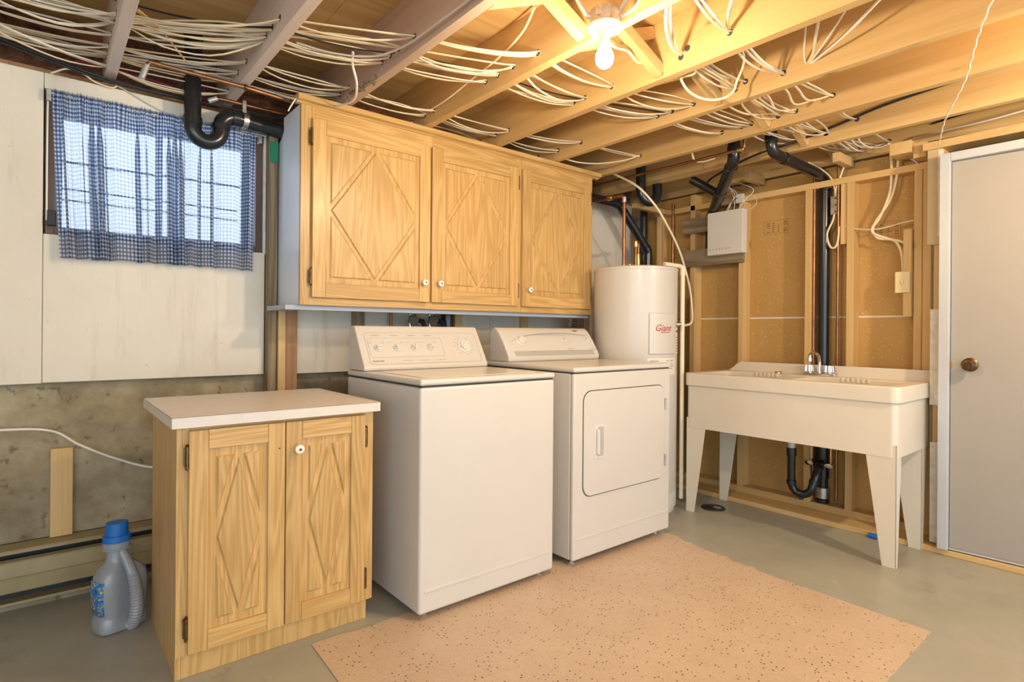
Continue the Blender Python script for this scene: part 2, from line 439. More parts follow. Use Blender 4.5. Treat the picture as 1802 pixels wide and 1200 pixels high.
def rrect(x0, x1, z0, z1, r, n=5):
    pts = []
    for cx, cz, a0 in ((x1-r, z1-r, 0), (x0+r, z1-r, 90), (x0+r, z0+r, 180), (x1-r, z0+r, 270)):
        for k in range(n + 1):
            t = math.radians(a0 + 90*k/n); pts.append((cx + r*math.cos(t), cz + r*math.sin(t)))
    return pts
def text_mesh(name, body, size, mat, parent, origin, right, upv, thick=0.0004, shear=0.0, align='LEFT'):
    cu = bpy.data.curves.new(name, 'FONT'); cu.body = body; cu.size = size; cu.extrude = thick; cu.shear = shear; cu.align_x = align
    cu.resolution_u = 3
    t = bpy.data.objects.new(name + '_src', cu); COL.objects.link(t)
    dg = bpy.context.evaluated_depsgraph_get()
    me = bpy.data.meshes.new_from_object(t.evaluated_get(dg))
    bpy.data.objects.remove(t); bpy.data.curves.remove(cu)
    r = Vector(right).normalized(); u = Vector(upv).normalized(); n = r.cross(u)
    b = BASE[parent.name]; o0 = Vector(origin) - b
    for v in me.vertices:
        c = v.co.copy(); v.co = o0 + r*c.x + u*c.y + n*c.z
    me.materials.clear(); me.materials.append(MATS[mat])
    o = bpy.data.objects.new(name, me); COL.objects.link(o); o.parent = parent; BASE[o.name] = b
    return o
# ================================================================== SETTING
def structure(o):
    o['kind'] = 'structure'; return o
WALL_Y = 2.943      # bare concrete
FOAM_Y = 2.89       # face of the insulation boards
STUD_X = 3.64       # face of the open stud wall
JZ0, JZ1 = 2.14, 2.375
JR = [.232, .678, 1.105, 1.537, 1.994, 2.44, 2.90, 3.345, 3.79]   # right edge of every joist in view
JW = .04
JL = [x - JW for x in JR]

floor = structure(MB().box(-3.2, 4.7, -3.2, 3.14, -.1, 0).build('floor', 'painted_floor'))
floor['label'] = 'grey painted concrete basement floor with worn patches'

# ---- back wall of poured concrete with white foam boards over its upper part
wb = MB()
wx0, wx1, wz0, wz1 = .005, .815, 1.47, 2.035
wb.box(-3.2, wx0, WALL_Y, 3.16, 0, 2.10); wb.box(wx1, 4.7, WALL_Y, 3.16, 0, 2.10)
wb.box(wx0, wx1, WALL_Y, 3.16, 0, wz0); wb.box(wx0, wx1, WALL_Y, 3.16, wz1, 2.10)
wall_back = structure(wb.build('wall_back', 'concrete'))
wall_back['label'] = 'poured concrete basement wall faced with white foam boards'
for (x0, x1, z0, z1) in ((-3.2, -1.222, .88, 2.098), (-1.22, -.0012, .88, 2.098), (.0, .828, .882, 1.468), (0, .86, 2.037, 2.098),
                         (.98, 2.198, .878, 2.098), (2.2, 3.6, .878, 2.098)):
    MB().box(x0, x1, FOAM_Y, WALL_Y, z0, z1).build('insulation_board', 'foam_board', wall_back, bevel=.003)
MB().box(.818, .832, FOAM_Y - .002, WALL_Y, 1.46, 2.04).build('plaster_strip', 'plaster_white', wall_back, bevel=.004)
MB().box(-3.2, 4.7, 2.965, 3.16, 2.10, 2.138).build('sill_plate', 'cedar_z', wall_back)
MB().box(-3.2, 4.7, 3.12, 3.16, 2.14, 2.40).build('rim_board', 'cedar_z', wall_back)
# framing next to and below the wall cabinet
MB().box(.832, .872, 2.845, FOAM_Y + .03, .79, 2.06).build('stud', 'grey_wood_z', wall_back, bevel=.002)
MB().box(.834, .872, 2.838, 2.8445, 1.90, 2.0).build('painted_block', 'green_paint', wall_back, bevel=.002)
MB().box(.876, .910, 2.83, FOAM_Y + .03, .795, 1.195).build('stud', 'pine_z', wall_back, bevel=.002)
MB().box(.912, .974, 2.852, FOAM_Y + .03, .79, 1.195).build('stud', 'cedar_z', wall_back, bevel=.002)
for x0, x1, m in ((1.27, 1.335, 'grey_wood_z'), (1.86, 1.90, 'cedar_z'), (1.915, 1.97, 'pine_z'), (2.44, 2.50, 'pine_z')):
    MB().box(x0, x1, 2.865, FOAM_Y + .01, .9, 1.9).build('stud', m, wall_back, bevel=.002)
# fibreglass stuffed into the joist ends
def lumpy(x0, x1, y0, y1, z0, z1, seed):
    rnd = random.Random(seed); bm = bmesh.new(); nx, nz = 9, 6
    g = [[bm.verts.new((x0 + (x1-x0)*i/nx, y0 + rnd.uniform(-.03, .05), z0 + (z1-z0)*k/nz + rnd.uniform(-.008, .008))) for i in range(nx+1)] for k in range(nz+1)]
    b = [[bm.verts.new((x0 + (x1-x0)*i/nx, y1, z0 + (z1-z0)*k/nz)) for i in (0, nx)] for k in (0, nz)]
    for k in range(nz):
        for i in range(nx): bm.faces.new((g[k][i], g[k][i+1], g[k+1][i+1], g[k+1][i]))
    bm.faces.new([g[0][i] for i in range(nx, -1, -1)] + [b[0][0], b[0][1]])
    m = MB(); m.bm.free(); m.bm = bm
    return m
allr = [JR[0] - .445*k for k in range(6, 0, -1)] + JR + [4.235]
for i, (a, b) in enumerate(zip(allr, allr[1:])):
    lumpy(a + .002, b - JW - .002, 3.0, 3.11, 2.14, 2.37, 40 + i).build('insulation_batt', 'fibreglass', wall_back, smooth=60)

# ---- walls added to block daylight, beyond the stud wall and on the left
w = structure(MB().box(4.62, 4.72, -3.2, 3.16, 0, 2.40).build('wall_far_added', 'foam_board')); w['label'] = 'wall added beyond the stud partition to stop daylight leaking in'

w = structure(MB().box(-3.3, -3.2, -.6, 3.16, 0, 2.40).build('wall_left_added', 'foam_board')); w['label'] = 'unseen pale side wall added on the left to hold back daylight'  # added to cut the side daylight so the window looks brighter

# ---- ceiling: plywood subfloor on pine joists with cross bridging
ceiling = thing('ceiling', 'open basement ceiling of pine joists and plywood subfloor', None, (0, 0, JZ1), kind='structure')
ys = [-3.2, -1.06, .16, 1.38, 2.60, 3.16]; xs = [-3.2, -1.5, .9, 3.3, 4.72]
for i in range(len(xs) - 1):
    for j in range(len(ys) - 1):
        MB().box(xs[i] + .001, xs[i+1] - .001, ys[j] + .001, ys[j+1] - .001, JZ1, JZ1 + .016).build('subfloor_sheet', 'ply_x', ceiling)
for i, xr in enumerate(allr):
    k = i - 6
    mt = 'cool_lit_pine_y' if k <= 1 else ('old_pine_y' if k == 2 else 'pine_y')
    MB().box(xr - JW, xr, -3.2, 3.118, JZ0, JZ1).build('joist', mt, ceiling, bevel=.002)
for k in range(2, 9):
    a, b = JR[k], (JL[k+1] if k < 8 else 4.195)
    for dy, flip in ((0, 0), (.045, 1)):
        z0, z1 = (JZ1 - .03, JZ0 + .03) if not flip else (JZ0 + .03, JZ1 - .03)
        MB().beam((a, 1.43 + dy, z0), (b, 1.43 + dy, z1), .038, .05, (0, 0, 1)).build('bridging', 'pine_x', ceiling, bevel=.0015)
# bark left on the underside edge of the dark joist
bk = MB()
for k in range(34):
    t = random.random(); y = 2.18 + .34*t
    bk.beam((JR[2] - .045 + random.uniform(0, .012), y, JZ0 + random.uniform(-.004, .03)), (JR[2] - .04 + random.uniform(-.008, .022), y + random.uniform(.01, .05), JZ0 + random.uniform(-.004, .03)), .006, .005)
bk.build('bark', 'grey_wood_y', ceiling, kind='stuff')
# header and blocks above the partition
for (x0, x1, y0, y1, z0, z1) in ((3.50, 3.62, -3.2, .93, 2.045, 2.085), (3.52, 3.66, .985, 1.085, 2.06, 2.125), (3.55, 3.66, .925, .985, 2.03, 2.11), (3.50, 3.70, 1.325, 1.365, 2.085, 2.138), (3.50, 3.70, 1.86, 1.90, 2.085, 2.138), (3.25, 3.64, 2.57, 2.61, 1.985, 2.02)):
    MB().box(x0, x1, y0, y1, z0, z1).build('blocking', 'pine_x', ceiling, bevel=.002)

# ---- right-hand partition: bare studs in front of the brown back of drywall
wall_right = thing('wall_right', 'open stud partition with brown drywall paper behind it', None, (STUD_X, 1.9, 0), kind='structure')
MB().box(3.475, 3.75, -3.2, 2.89, 0, .03).build('floor_ledge', 'pine_y', wall_right, bevel=.004)
MB().box(STUD_X, 3.73, .88, 2.85, .03, .07).build('bottom_plate', 'pine_y', wall_right, bevel=.002)
MB().box(STUD_X, 3.73, .88, 2.70, 1.985, 2.023).build('top_plate', 'pine_y', wall_right, bevel=.002)
for y0, y1, z1 in ((2.642, 2.68, 1.985), (2.347, 2.385, 2.10), (1.972, 2.010, 1.985), (1.536, 1.574, 1.985), (1.30, 1.338, 1.985), (.925, .963, 1.985), (.965, 1.003, 1.985)):
    MB().box(STUD_X, 3.73, y0, y1, .07, z1).build('stud', 'pine_z', wall_right, bevel=.002)
MB().box(STUD_X + .01, 3.70, 1.342, 1.375, 1.63, 2.0).build('short_stud', 'pine_z', wall_right, bevel=.002)
MB().box(STUD_X - .03, STUD_X + .06, 1.006, 1.044, 1.195, 1.67).build('short_stud', 'pine_z', wall_right, bevel=.002)
for z0, z1 in ((.03, 1.198), (1.204, 2.12)):
    MB().box(3.731, 3.744, .86, 2.89, z0, z1).build('drywall_sheet', 'drywall_back', wall_right)
MB().box(3.7306, 3.7315, .9, 2.40, 1.196, 1.206).build('paper_edge', 'label_paper', wall_right)
# printed stamp panels on the drywall paper (outline and unreadable ruled blocks)
for yc, zc in ((1.80, 1.80), (1.17, 1.70), (2.52, 1.70)):
    st = MB(); w, h = .16, .09
    for a0, a1, b0, b1 in ((-w/2, w/2, h/2 - .0015, h/2), (-w/2, w/2, -h/2, -h/2 + .0015), (-w/2, -w/2 + .0015, -h/2, h/2), (w/2 - .0015, w/2, -h/2, h/2)):
        st.box(3.7300, 3.7311, yc + a0, yc + a1, zc + b0, zc + b1)
    for c in range(4):
        for r in range(5):
            if (c*5 + r) % 7 == 3: continue
            y = yc + w/2 - .018 - c*.037; z = zc + h/2 - .016 - r*.014
            st.box(3.7300, 3.7311, y - .022 + .006*((r*3 + c) % 3), y, z - .005, z)
    st.build('printed_stamp', 'stamp_ink', wall_right)
# door-side framing: stud with scraps of drywall
MB().box(3.53, 3.62, .845, .885, .03, 2.045).build('stud', 'pine_z', wall_right, bevel=.002)
MB().box(3.515, 3.529, .848, .912, 1.56, 2.07).build('drywall_scrap', 'drywall_paper', wall_right, bevel=.002)
MB().box(3.513, 3.529, .846, .868, 1.60, 2.04).build('plaster_smear', 'plaster_white', wall_right, bevel=.004)
MB().box(3.515, 3.529, .846, .896, .74, 1.23).build('drywall_scrap', 'plaster_white', wall_right, bevel=.003)
MB().box(3.515, 3.529, .848, .892, .04, .55).build('drywall_scrap', 'plaster_white', wall_right, bevel=.003)
MB().box(3.53, 3.62, -3.2, -.06, .03, 2.045).build('drywall_sheet', 'foam_board', wall_right)

# ---- door
trim = structure(MB().box(3.455, 3.535, .802, .846, .033, 2.0).box(3.455, 3.535, -.04, .802, 1.958, 2.0).box(3.455, 3.535, -.06, -.016, .033, 2.0).build('trim_1', 'casing_paint', bevel=.003))
trim['label'] = 'pale blue-white door casing at the end of the stud wall'
door = thing('door_1', 'flat grey-beige basement door with a round bronze knob', None, (3.478, .80, .036), kind='structure')
MB().box(3.478, 3.513, .0, .80, .045, 1.956).build('door_slab', 'door_paint', door, bevel=.002)
MB().box(3.474, 3.515, .0, .80, .036, .044).build('door_sweep', 'casing_paint', door)
kn = MB().lathe((3.478, .722, .955), (-1, 0, 0), [(.033, 0), (.033, .004), (.028, .008), (.013, .012), (.012, .03), (.022, .036), (.029, .046), (.029, .056), (.024, .062), (.016, .063), (.015, .060), (.0, .060)], 28)
kn.build('door_knob', 'bronze', door, smooth=35)
MB().box(3.474, 3.479, .793, .8005, .935, .965).build('latch_plate', 'brass', door)
door.rotation_euler = (0, 0, math.radians(3.5))

# ---- basement window behind the curtain
win = thing('window_1', 'low basement window with dark wooden frame behind gingham curtain', None, ((wx0 + wx1)/2, 3.05, wz0), kind='structure')
fr = MB()
fr.box(wx0, wx0 + .028, 2.90, 3.14, wz0, wz1).build('jamb', 'dark_trim_z', win, bevel=.002)
MB().box(wx1 - .028, wx1, 2.90, 3.14, wz0, wz1).build('jamb', 'dark_trim_z', win, bevel=.002)
MB().box(wx0 + .028, wx1 - .028, 2.90, 3.14, wz0, wz0 + .025).build('window_sill', 'dark_trim_z', win, bevel=.002)
MB().box(wx0 + .028, wx1 - .028, 2.90, 3.14, wz1 - .025, wz1).build('head', 'dark_trim_z', win, bevel=.002)
for x0, x1, y in ((wx0 + .03, .425, 3.07), (.395, wx1 - .03, 3.045)):
    m = MB(); z0, z1 = wz0 + .027, wz1 - .027; t = .026
    m.box(x0, x0 + t, y, y + .022, z0, z1); m.box(x1 - t, x1, y, y + .022, z0, z1)
    m.box(x0 + t, x1 - t, y, y + .022, z0, z0 + t); m.box(x0 + t, x1 - t, y, y + .022, z1 - t, z1)
    m.box(x0 + t, x1 - t, y + .004, y + .018, 1.80, 1.808)
    s_ = m.build('sash', 'casing_paint', win)
    MB().box(x0 + t, x1 - t, y + .009, y + .013, z0 + t, z1 - t).build('pane', 'window_glass', s_)
for k in range(2):
    MB().box(.05, .78, 3.20, 3.206, 1.66 + k*.05, 1.666 + k*.05).build('outside_bar', 'dark_trim_z', win)
# window latch block on the left
MB().box(.012, .04, 2.87, 2.90, 1.50, 1.56).build('latch_block', 'rubber_and_slot_shade', win, bevel=.003)
# ================================================================== CURTAIN
def curtain():
    t = thing('curtain', 'blue and white gingham curtain gathered over the basement window', 'curtain', (.40, 2.86, 1.37))
    rnd = random.Random(3)
    nx, nz = 360, 40
    ztop, zbot = 2.032, 1.372
    # fold phase along the width: irregular wavelengths
    ph = [0.0]
    for i in range(nx):
        ph.append(ph[-1] + (2*math.pi/(nx/11.0)) * (1 + .55*math.sin(i*.093 + 1) + .35*math.sin(i*.037)))
    bm = bmesh.new(); uvl = bm.loops.layers.uv.new('UVMap')
    us = [0.0]; rows = []
    for k in range(nz + 1):
        v = k/nz; z = ztop + (zbot - ztop)*v
        xl = .024 + .027*v**1.3; xr = .775 - .010*v
        row = []
        for i in range(nx + 1):
            u = i/nx
            head = max(0, 1 - v/.085)
            amp = .006 + .021*min(1, v*2.0)
            amp *= min(1, u*18 + .15)*min(1, (1-u)*14 + .25)
            y = 2.862 - .012*v + amp*math.sin(ph[i] + .5*math.sin(v*3 + i*.02)) + .004*math.sin(ph[i]*2.3 + v*2)
            y += head*.006*math.sin(i*1.15)
            x = xl + (xr - xl)*u + (.0105 + .0095*math.sin(i*.105 + .9*math.sin(i*.021) + .5))*math.sin(2*ph[i] + .7*math.sin(i*.031))*min(1, .25 + v*2.5)*min(1, u*12)*min(1, (1-u)*12)
            zz = z + (.012*math.sin(u*3.0) if v > .5 else 0)*(v - .5) + head*.004*math.sin(i*1.7 + 1)
            row.append(bm.verts.new((x, y, zz)))
        rows.append(row)
    for i in range(nx): us.append(us[-1] + (rows[nz//2][i+1].co - rows[nz//2][i].co).length)
    for k in range(nz):
        for i in range(nx):
            f = bm.faces.new((rows[k][i], rows[k+1][i], rows[k+1][i+1], rows[k][i+1]))
            for l, (a, b) in zip(f.loops, ((i, k), (i, k+1), (i+1, k+1), (i+1, k))):
                l[uvl].uv = (us[a]*1.12, (ztop - zbot)*b/nz)
    m = MB(); m.bm.free(); m.bm = bm
    m.build('cloth', 'gingham_cloth', t, smooth=180)
    MB().cyl((.012, 2.872, 2.018), (.80, 2.872, 2.018), .005, seg=12).build('curtain_rod', 'galvanised', t, smooth=40)
    for x in (.014, .797):
        MB().box(x - .008, x + .008, 2.862, 2.893, 1.985, 2.03).build('bracket', 'galvanised', t, bevel=.002)
curtain()

# ================================================================== OAK CABINETS
def oak_door(parent, x0, x1, z0, z1, yf, th, stile, rail, hinge, knob_x=None, knob_z=None, hz=None, blank=None):
    """frame-and-panel door; front face at y=yf, facing -y; diamond pattern in the panel"""
    root = MB().box(x0 + stile - .008, x1 - stile + .008, yf + .010, yf + .018, z0 + rail - .008, z1 - rail + .008).build('door', 'oak_z', parent)
    # moulded outer edge under the frame
    for a, b in ((x0, x0 + stile), (x1 - stile, x1)):
        MB().box(a, b, yf, yf + th, z0, z1).build('stile', 'oak_z', root, bevel=.003)
    for a, b in ((z0, z0 + rail), (z1 - rail, z1)):
        MB().box(x0 + stile, x1 - stile, yf + .0004, yf + th, a, b).build('rail', 'oak_x', root, bevel=.002)
    # raised field cut by a diamond of grooves
    px0, px1, pz0, pz1 = x0 + stile + .022, x1 - stile - .022, z0 + rail + .026, z1 - rail - .026
    cx, cz = (px0 + px1)/2, (pz0 + pz1)/2; hw, hh = (px1 - px0)/2, (pz1 - pz0)/2
    L = math.hypot(hw, hh); g = .010
    ya, yb = yf + .0105, yf + .0035
    def inset(poly, d):
        n = len(poly); c = Vector((sum(p[0] for p in poly)/n, sum(p[1] for p in poly)/n)); out = []
        for i in range(n):
            p = Vector(poly[i]); a = (Vector(poly[i-1]) - p).normalized(); b = (Vector(poly[(i+1) % n]) - p).normalized()
            bis = (a + b)
            if bis.length < 1e-6: out.append(tuple(p)); continue
            bis.normalize(); sn = math.sqrt(max(1e-6, (1 - a.dot(b))/2))
            out.append(tuple(p + bis*min(d/sn, .05)))
        return out
    gx, gz = g*L/hh, g*L/hw
    dia = [(cx - hw + gx*.2, cz), (cx, cz - hh + gz*.2), (cx + hw - gx*.2, cz), (cx, cz + hh - gz*.2)]
    MB().frustum(dia, inset(dia, .006), 'y', ya, yb).build('diamond_panel', 'oak_z', root)
    for sx in (-1, 1):
        for sz in (-1, 1):
            tri = [(cx + sx*hw, cz + sz*hh), (cx + sx*gx*1.25, cz + sz*hh), (cx + sx*hw, cz + sz*gz*1.25)]
            MB().frustum(tri, inset(tri, .007), 'y', ya, yb).build('corner_panel', 'oak_z', root)
    if knob_x is not None:
        k = MB().lathe((knob_x, yf, knob_z), (0, -1, 0), [(.007, 0), (.007, .010), (.014, .014), (.0165, .020), (.015, .026), (.009, .029), (.0, .029)], 24).build('knob', 'porcelain', root, smooth=40)
        k['label'] = 'round white porcelain knob'
        MB().lathe((knob_x, yf - .029, knob_z), (0, -1, 0), [(.005, 0), (.005, .0012), (.0, .0015)], 12).build('knob_screw', 'bronze', root)
    for z in hz or ():
        xh = x0 - .004 if hinge < 0 else x1 + .004
        h = MB().box(xh - .008, xh + .006, yf + .006, yf + .020, z - .028, z + .028)
        h.cyl((xh, yf + .004, z - .034), (xh, yf + .004, z + .034), .0055, seg=10)
        h.lathe((xh, yf + .004, z + .034), (0, 0, 1), [(.004, 0), (.006, .003), (.0, .008)], 10)
        h.lathe((xh, yf + .004, z - .034), (0, 0, -1), [(.004, 0), (.006, .003), (.0, .008)], 10)
        h.build('hinge', 'bronze', root, smooth=40)
    if blank:
        MB().cyl((blank[0], yf - .0003, blank[1]), (blank[0], yf + .003, blank[1]), .003, seg=10).build('screw_hole', 'seam_dark', root)
    return root

def wall_cabinet():
    x0, x1, yf, yb, z0, z1 = .880, 2.770, 2.55, 2.885, 1.21, 2.105
    t = thing('wall_cabinet', 'long oak wall cabinet with three diamond-panelled doors above the machines', 'cabinet', ((x0+x1)/2, yb, z0))
    # side with the notch for the drain pipe
    side = [(yf + .019, z0), (yb - .002, z0), (yb - .002, 1.99), (2.83, 2.01), (2.79, 2.04), (2.79, z1), (yf + .019, z1)]
    o = MB().prism(side, 'x', x0 + .001, x0 + .017).build('side_panel', 'panel_daylit_white', t); o['label'] = 'white cabinet side tinted with the blue of cool daylight'
    MB().prism(side, 'x', x1 - .017, x1 - .001).build('side_panel', 'oak_z', t)
    MB().box(x0 + .017, x1 - .017, yf + .019, 2.79, z0 + .03, z0 + .045).build('bottom_panel', 'panel_daylit_white', t)
    MB().box(x0 + .017, x1 - .017, yf + .019, 2.79, z1 - .03, z1 - .015).build('top_panel', 'panel_daylit_white', t)
    MB().box(x0 + .017, x1 - .017, 2.782, 2.79, z0 + .045, z1 - .03).build('back_panel', 'panel_daylit_white', t)
    MB().box(x0 - .055, x1, 2.575, 2.595, z0 - .022, z0 - .0005).box(x0 - .055, x0 + .016, 2.595, 2.84, z0 - .022, z0 - .0005).build('ledger_board', 'ledger_shaded_white', t, bevel=.002)
    # face frame
    for a, b in ((x0, x0 + .062), (1.522, 1.562), (2.118, 2.172), (x1 - .045, x1)):
        MB().box(a, b, yf, yf + .019, z0, z1).build('face_stile', 'oak_z', t, bevel=.0012)
    for a, b in ((x0 + .062, 1.522), (1.562, 2.118), (2.172, x1 - .045)):
        MB().box(a, b, yf + .0004, yf + .019, z0, z0 + .04).build('face_rail', 'oak_x', t)
        MB().box(a, b, yf + .0004, yf + .019, z1 - .075, z1).build('face_rail', 'oak_x', t)
    # moulding along the top
    pr = [(yf + .02, z1 - .002), (yf - .004, z1 - .002), (yf - .010, z1 + .004), (yf - .028, z1 + .008), (yf - .032, z1 + .014), (yf - .032, z1 + .030), (yf - .026, z1 + .034), (yf + .02, z1 + .034)]
    MB().prism(pr, 'x', x0 - .022, x1 + .055).build('top_moulding', 'oak_x', t, smooth=30)
    yd = yf - .019
    oak_door(t, .927, 1.537, 1.245, 2.047, yd, .0185, .062, .066, -1, 1.497, 1.343, (1.963, 1.337))
    oak_door(t, 1.547, 2.128, 1.245, 2.047, yd, .0185, .062, .066, 1, 1.590, 1.343, (1.963, 1.337))
    oak_door(t, 2.162, 2.742, 1.245, 2.047, yd, .0185, .062, .066, 1, 2.208, 1.343, (1.963, 1.337))
wall_cabinet()

def base_cabinet():
    x0, x1, yf, yb, z1 = .324, .977, 2.034, 2.52, .792
    t = thing('base_cabinet', 'short oak base cabinet with two diamond-panelled doors and white laminate top', 'cabinet', ((x0+x1)/2, (yf+yb)/2, 0))
    MB().prism([(yf, 0), (yb, 0), (yb, z1), (yf, z1)], 'x', x0, x0 + .016).build('side_panel', 'oak_z', t, bevel=.001)
    MB().prism([(yf + .02, 0), (yb, 0), (yb, z1), (yf + .02, z1)], 'x', .946, .962).build('side_panel', 'oak_z', t)
    MB().box(x0 + .016, .946, yb - .01, yb, 0, z1).build('back_panel', 'oak_z', t)
    MB().box(x0 + .016, .962, yf + .0005, yf + .018, 0, .095).build('toe_board', 'oak_z', t, bevel=.001)
    yff = yf - .0185
    for a, b in ((x0 - .002, .372), (.63, .665), (.935, x1)):
        MB().box(a, b, yff, yf, .078, z1).build('face_stile', 'oak_z', t, bevel=.0015)
    for a, b in ((.372, .63), (.665, .935)):
        MB().box(a, b, yff + .0004, yf, .078, .115).build('face_rail', 'oak_x', t)
        MB().box(a, b, yff + .0004, yf, z1 - .05, z1).build('face_rail', 'oak_x', t)
    yd = yff - .019
    oak_door(t, .353, .6445, .085, .782, yd, .0185, .056, .062, -1, None, None, (.700, .167), (.625, .695))
    oak_door(t, .6475, .938, .085, .782, yd, .0185, .056, .062, 1, .686, .688, (.700, .167))
    c = MB().box(.304, .992, 1.985, 2.615, .793, .828).build('countertop', 'laminate', t, bevel=.0015)
    c['label'] = 'pale woodgrain laminate top'
    MB().box(.3035, .9925, 1.9845, 2.6155, .8265, .8275).build('edge_seam', 'seam_dark', t)
base_cabinet()
# ================================================================== WASHER
def slant(p0, p1):
    """frame of a slanted console face given in the (y,z) plane: returns point(x,t) and outward normal"""
    a = Vector((0, p0[0], p0[1])); b = Vector((0, p1[0], p1[1])); s = (b - a)
    n = Vector((1, 0, 0)).cross(s).normalized()
    return (lambda x, t: Vector((x, 0, 0)) + a + s*t), n, s.normalized()
def dial(parent, c, n, r, ang, mat='white_plastic', skirt=True, name='knob'):
    k = MB()
    if skirt: k.lathe(c, n, [(r, 0), (r, .004), (r*.93, .007), (0, .007)], 28)
    k.lathe(c, n, [(r*.72, .006), (r*.68, .016), (r*.6, .018), (0, .018)], 24)
    o = k.build(name, mat, parent, smooth=35)
    u = Vector((1, 0, 0)); v = n.cross(u)
    d = u*math.cos(ang) + v*math.sin(ang)
    cc = Vector(c) + n*.016
    MB().beam(cc - d*r*.72, cc + d*r*.72, r*.42, .020, n).build('grip', mat, o, bevel=.002)
    return o
def outline(parent, pts3, mat='grey_ink', r=.0007, name='outline'):
    return MB().tube(pts3 + [pts3[0]], r, seg=4, closed_caps=False).build(name, mat, parent)

def washer():
    x0, x1, yf, yb = 1.095, 1.790, 1.866, 2.53
    t = thing('washing_machine', 'white top-loading washing machine beside the oak base cabinet', 'washing machine', ((x0+x1)/2, (yf+yb)/2, 0))
    MB().box(x0, x1, yf, yb, .026, .884).build('body', 'enamel', t, bevel=.012, seg=3)
    MB().box(x0 + .008, x1 - .008, yf + .006, yb - .01, .883, .891).build('seam', 'seam_dark', t)
    MB().box(x0 - .001, x1 + .001, yf - .003, yb, .8905, .915).build('top', 'enamel', t, bevel=.010, seg=3)
    MB().prism(rrect(x0 + .05, x1 - .05, yf + .055, 2.335, .03), 'z', .9145, .9175).build('lid', 'enamel', t, bevel=.002)
    MB().prism(rrect(x0 + .022, x1 - .022, .105, .118, .005), 'y', yf - .0025, yf + .003).build('toe_ridge', 'enamel', t, bevel=.002, smooth=30)
    for x in (x0 + .05, x1 - .05):
        for y in (yf + .05, yb - .06):
            MB().cyl((x, y, .0), (x, y, .012), .018, seg=14).cyl((x, y, .012), (x, y, .03), .008, seg=10).build('foot', 'galvanised', t, smooth=40)
    xa, xb = x0 + .006, x1 - .004
    prof = [(2.366, .916), (2.362, .932), (2.470, 1.112), (2.480, 1.119), (2.515, 1.119), (2.53, 1.10), (2.53, .916)]
    MB().prism(prof, 'x', xa, xb).build('console', 'enamel', t, bevel=.006, seg=2, ang=35)
    P, n, s = slant((2.362, .932), (2.470, 1.112))
    # control panel plate
    def rr(xl, xr, t0, t1, r, d):
        H = (Vector((0, 2.470, 1.112)) - Vector((0, 2.362, .932))).length
        return [P(u, w/H) + n*d for u, w in rrect(xl, xr, t0*H, t1*H, r, 4)]
    outline(t, rr(xa + .035, xb - .03, .07, .86, .015, .0008), 'console_grey', .0009, 'panel_outline')
    outline(t, rr(xa + .045, xa + .44, .24, .72, .012, .0008), 'console_grey', .0007, 'panel_outline')
    for x, a in ((1.190, 0.1), (1.288, .15), (1.379, 1.2), (1.470, 2.0)):
        dial(t, P(x, .47), n, .0185, a)
        cap = MB()
        for dx, dt in ((0, .70), (-.032, .52), (.032, .52)):
            q = P(x + dx, dt + .09) + n*.0008; cap.beam(q - Vector((.009, 0, 0)), q + Vector((.009, 0, 0)), .003, .0006, n)
        q = P(x, .79) + n*.0008; cap.beam(q - Vector((.022, 0, 0)), q + Vector((.022, 0, 0)), .0035, .0006, n)
        cap.build('printed_caption', 'console_grey', t)
    dial(t, P(1.668, .50), n, .037, .6)
    ck = MB()
    for k in range(14):
        a = 2*math.pi*k/14; q = P(1.668, .50) + n*.0008 + Vector((1, 0, 0))*(.052*math.cos(a)) + s*(.052*math.sin(a))
        if k % 7 != 3: ck.beam(q - Vector((.007, 0, 0)), q + Vector((.007, 0, 0)), .003, .0006, n)
    ck.build('printed_caption', 'console_grey', t)
    text_mesh('brand_lettering', 'KENMORE', .0125, 'grey_ink', t, P(1.148, .125) + n*.0009, (1, 0, 0), s)
    b = MB()
    q = P(1.30, .145) + n*.0008
    for k in range(3): b.beam(q + Vector((.09*k, 0, 0)), q + Vector((.09*k + .055, 0, 0)), .003, .0006, n)
    b.build('printed_caption', 'console_grey', t)
washer()

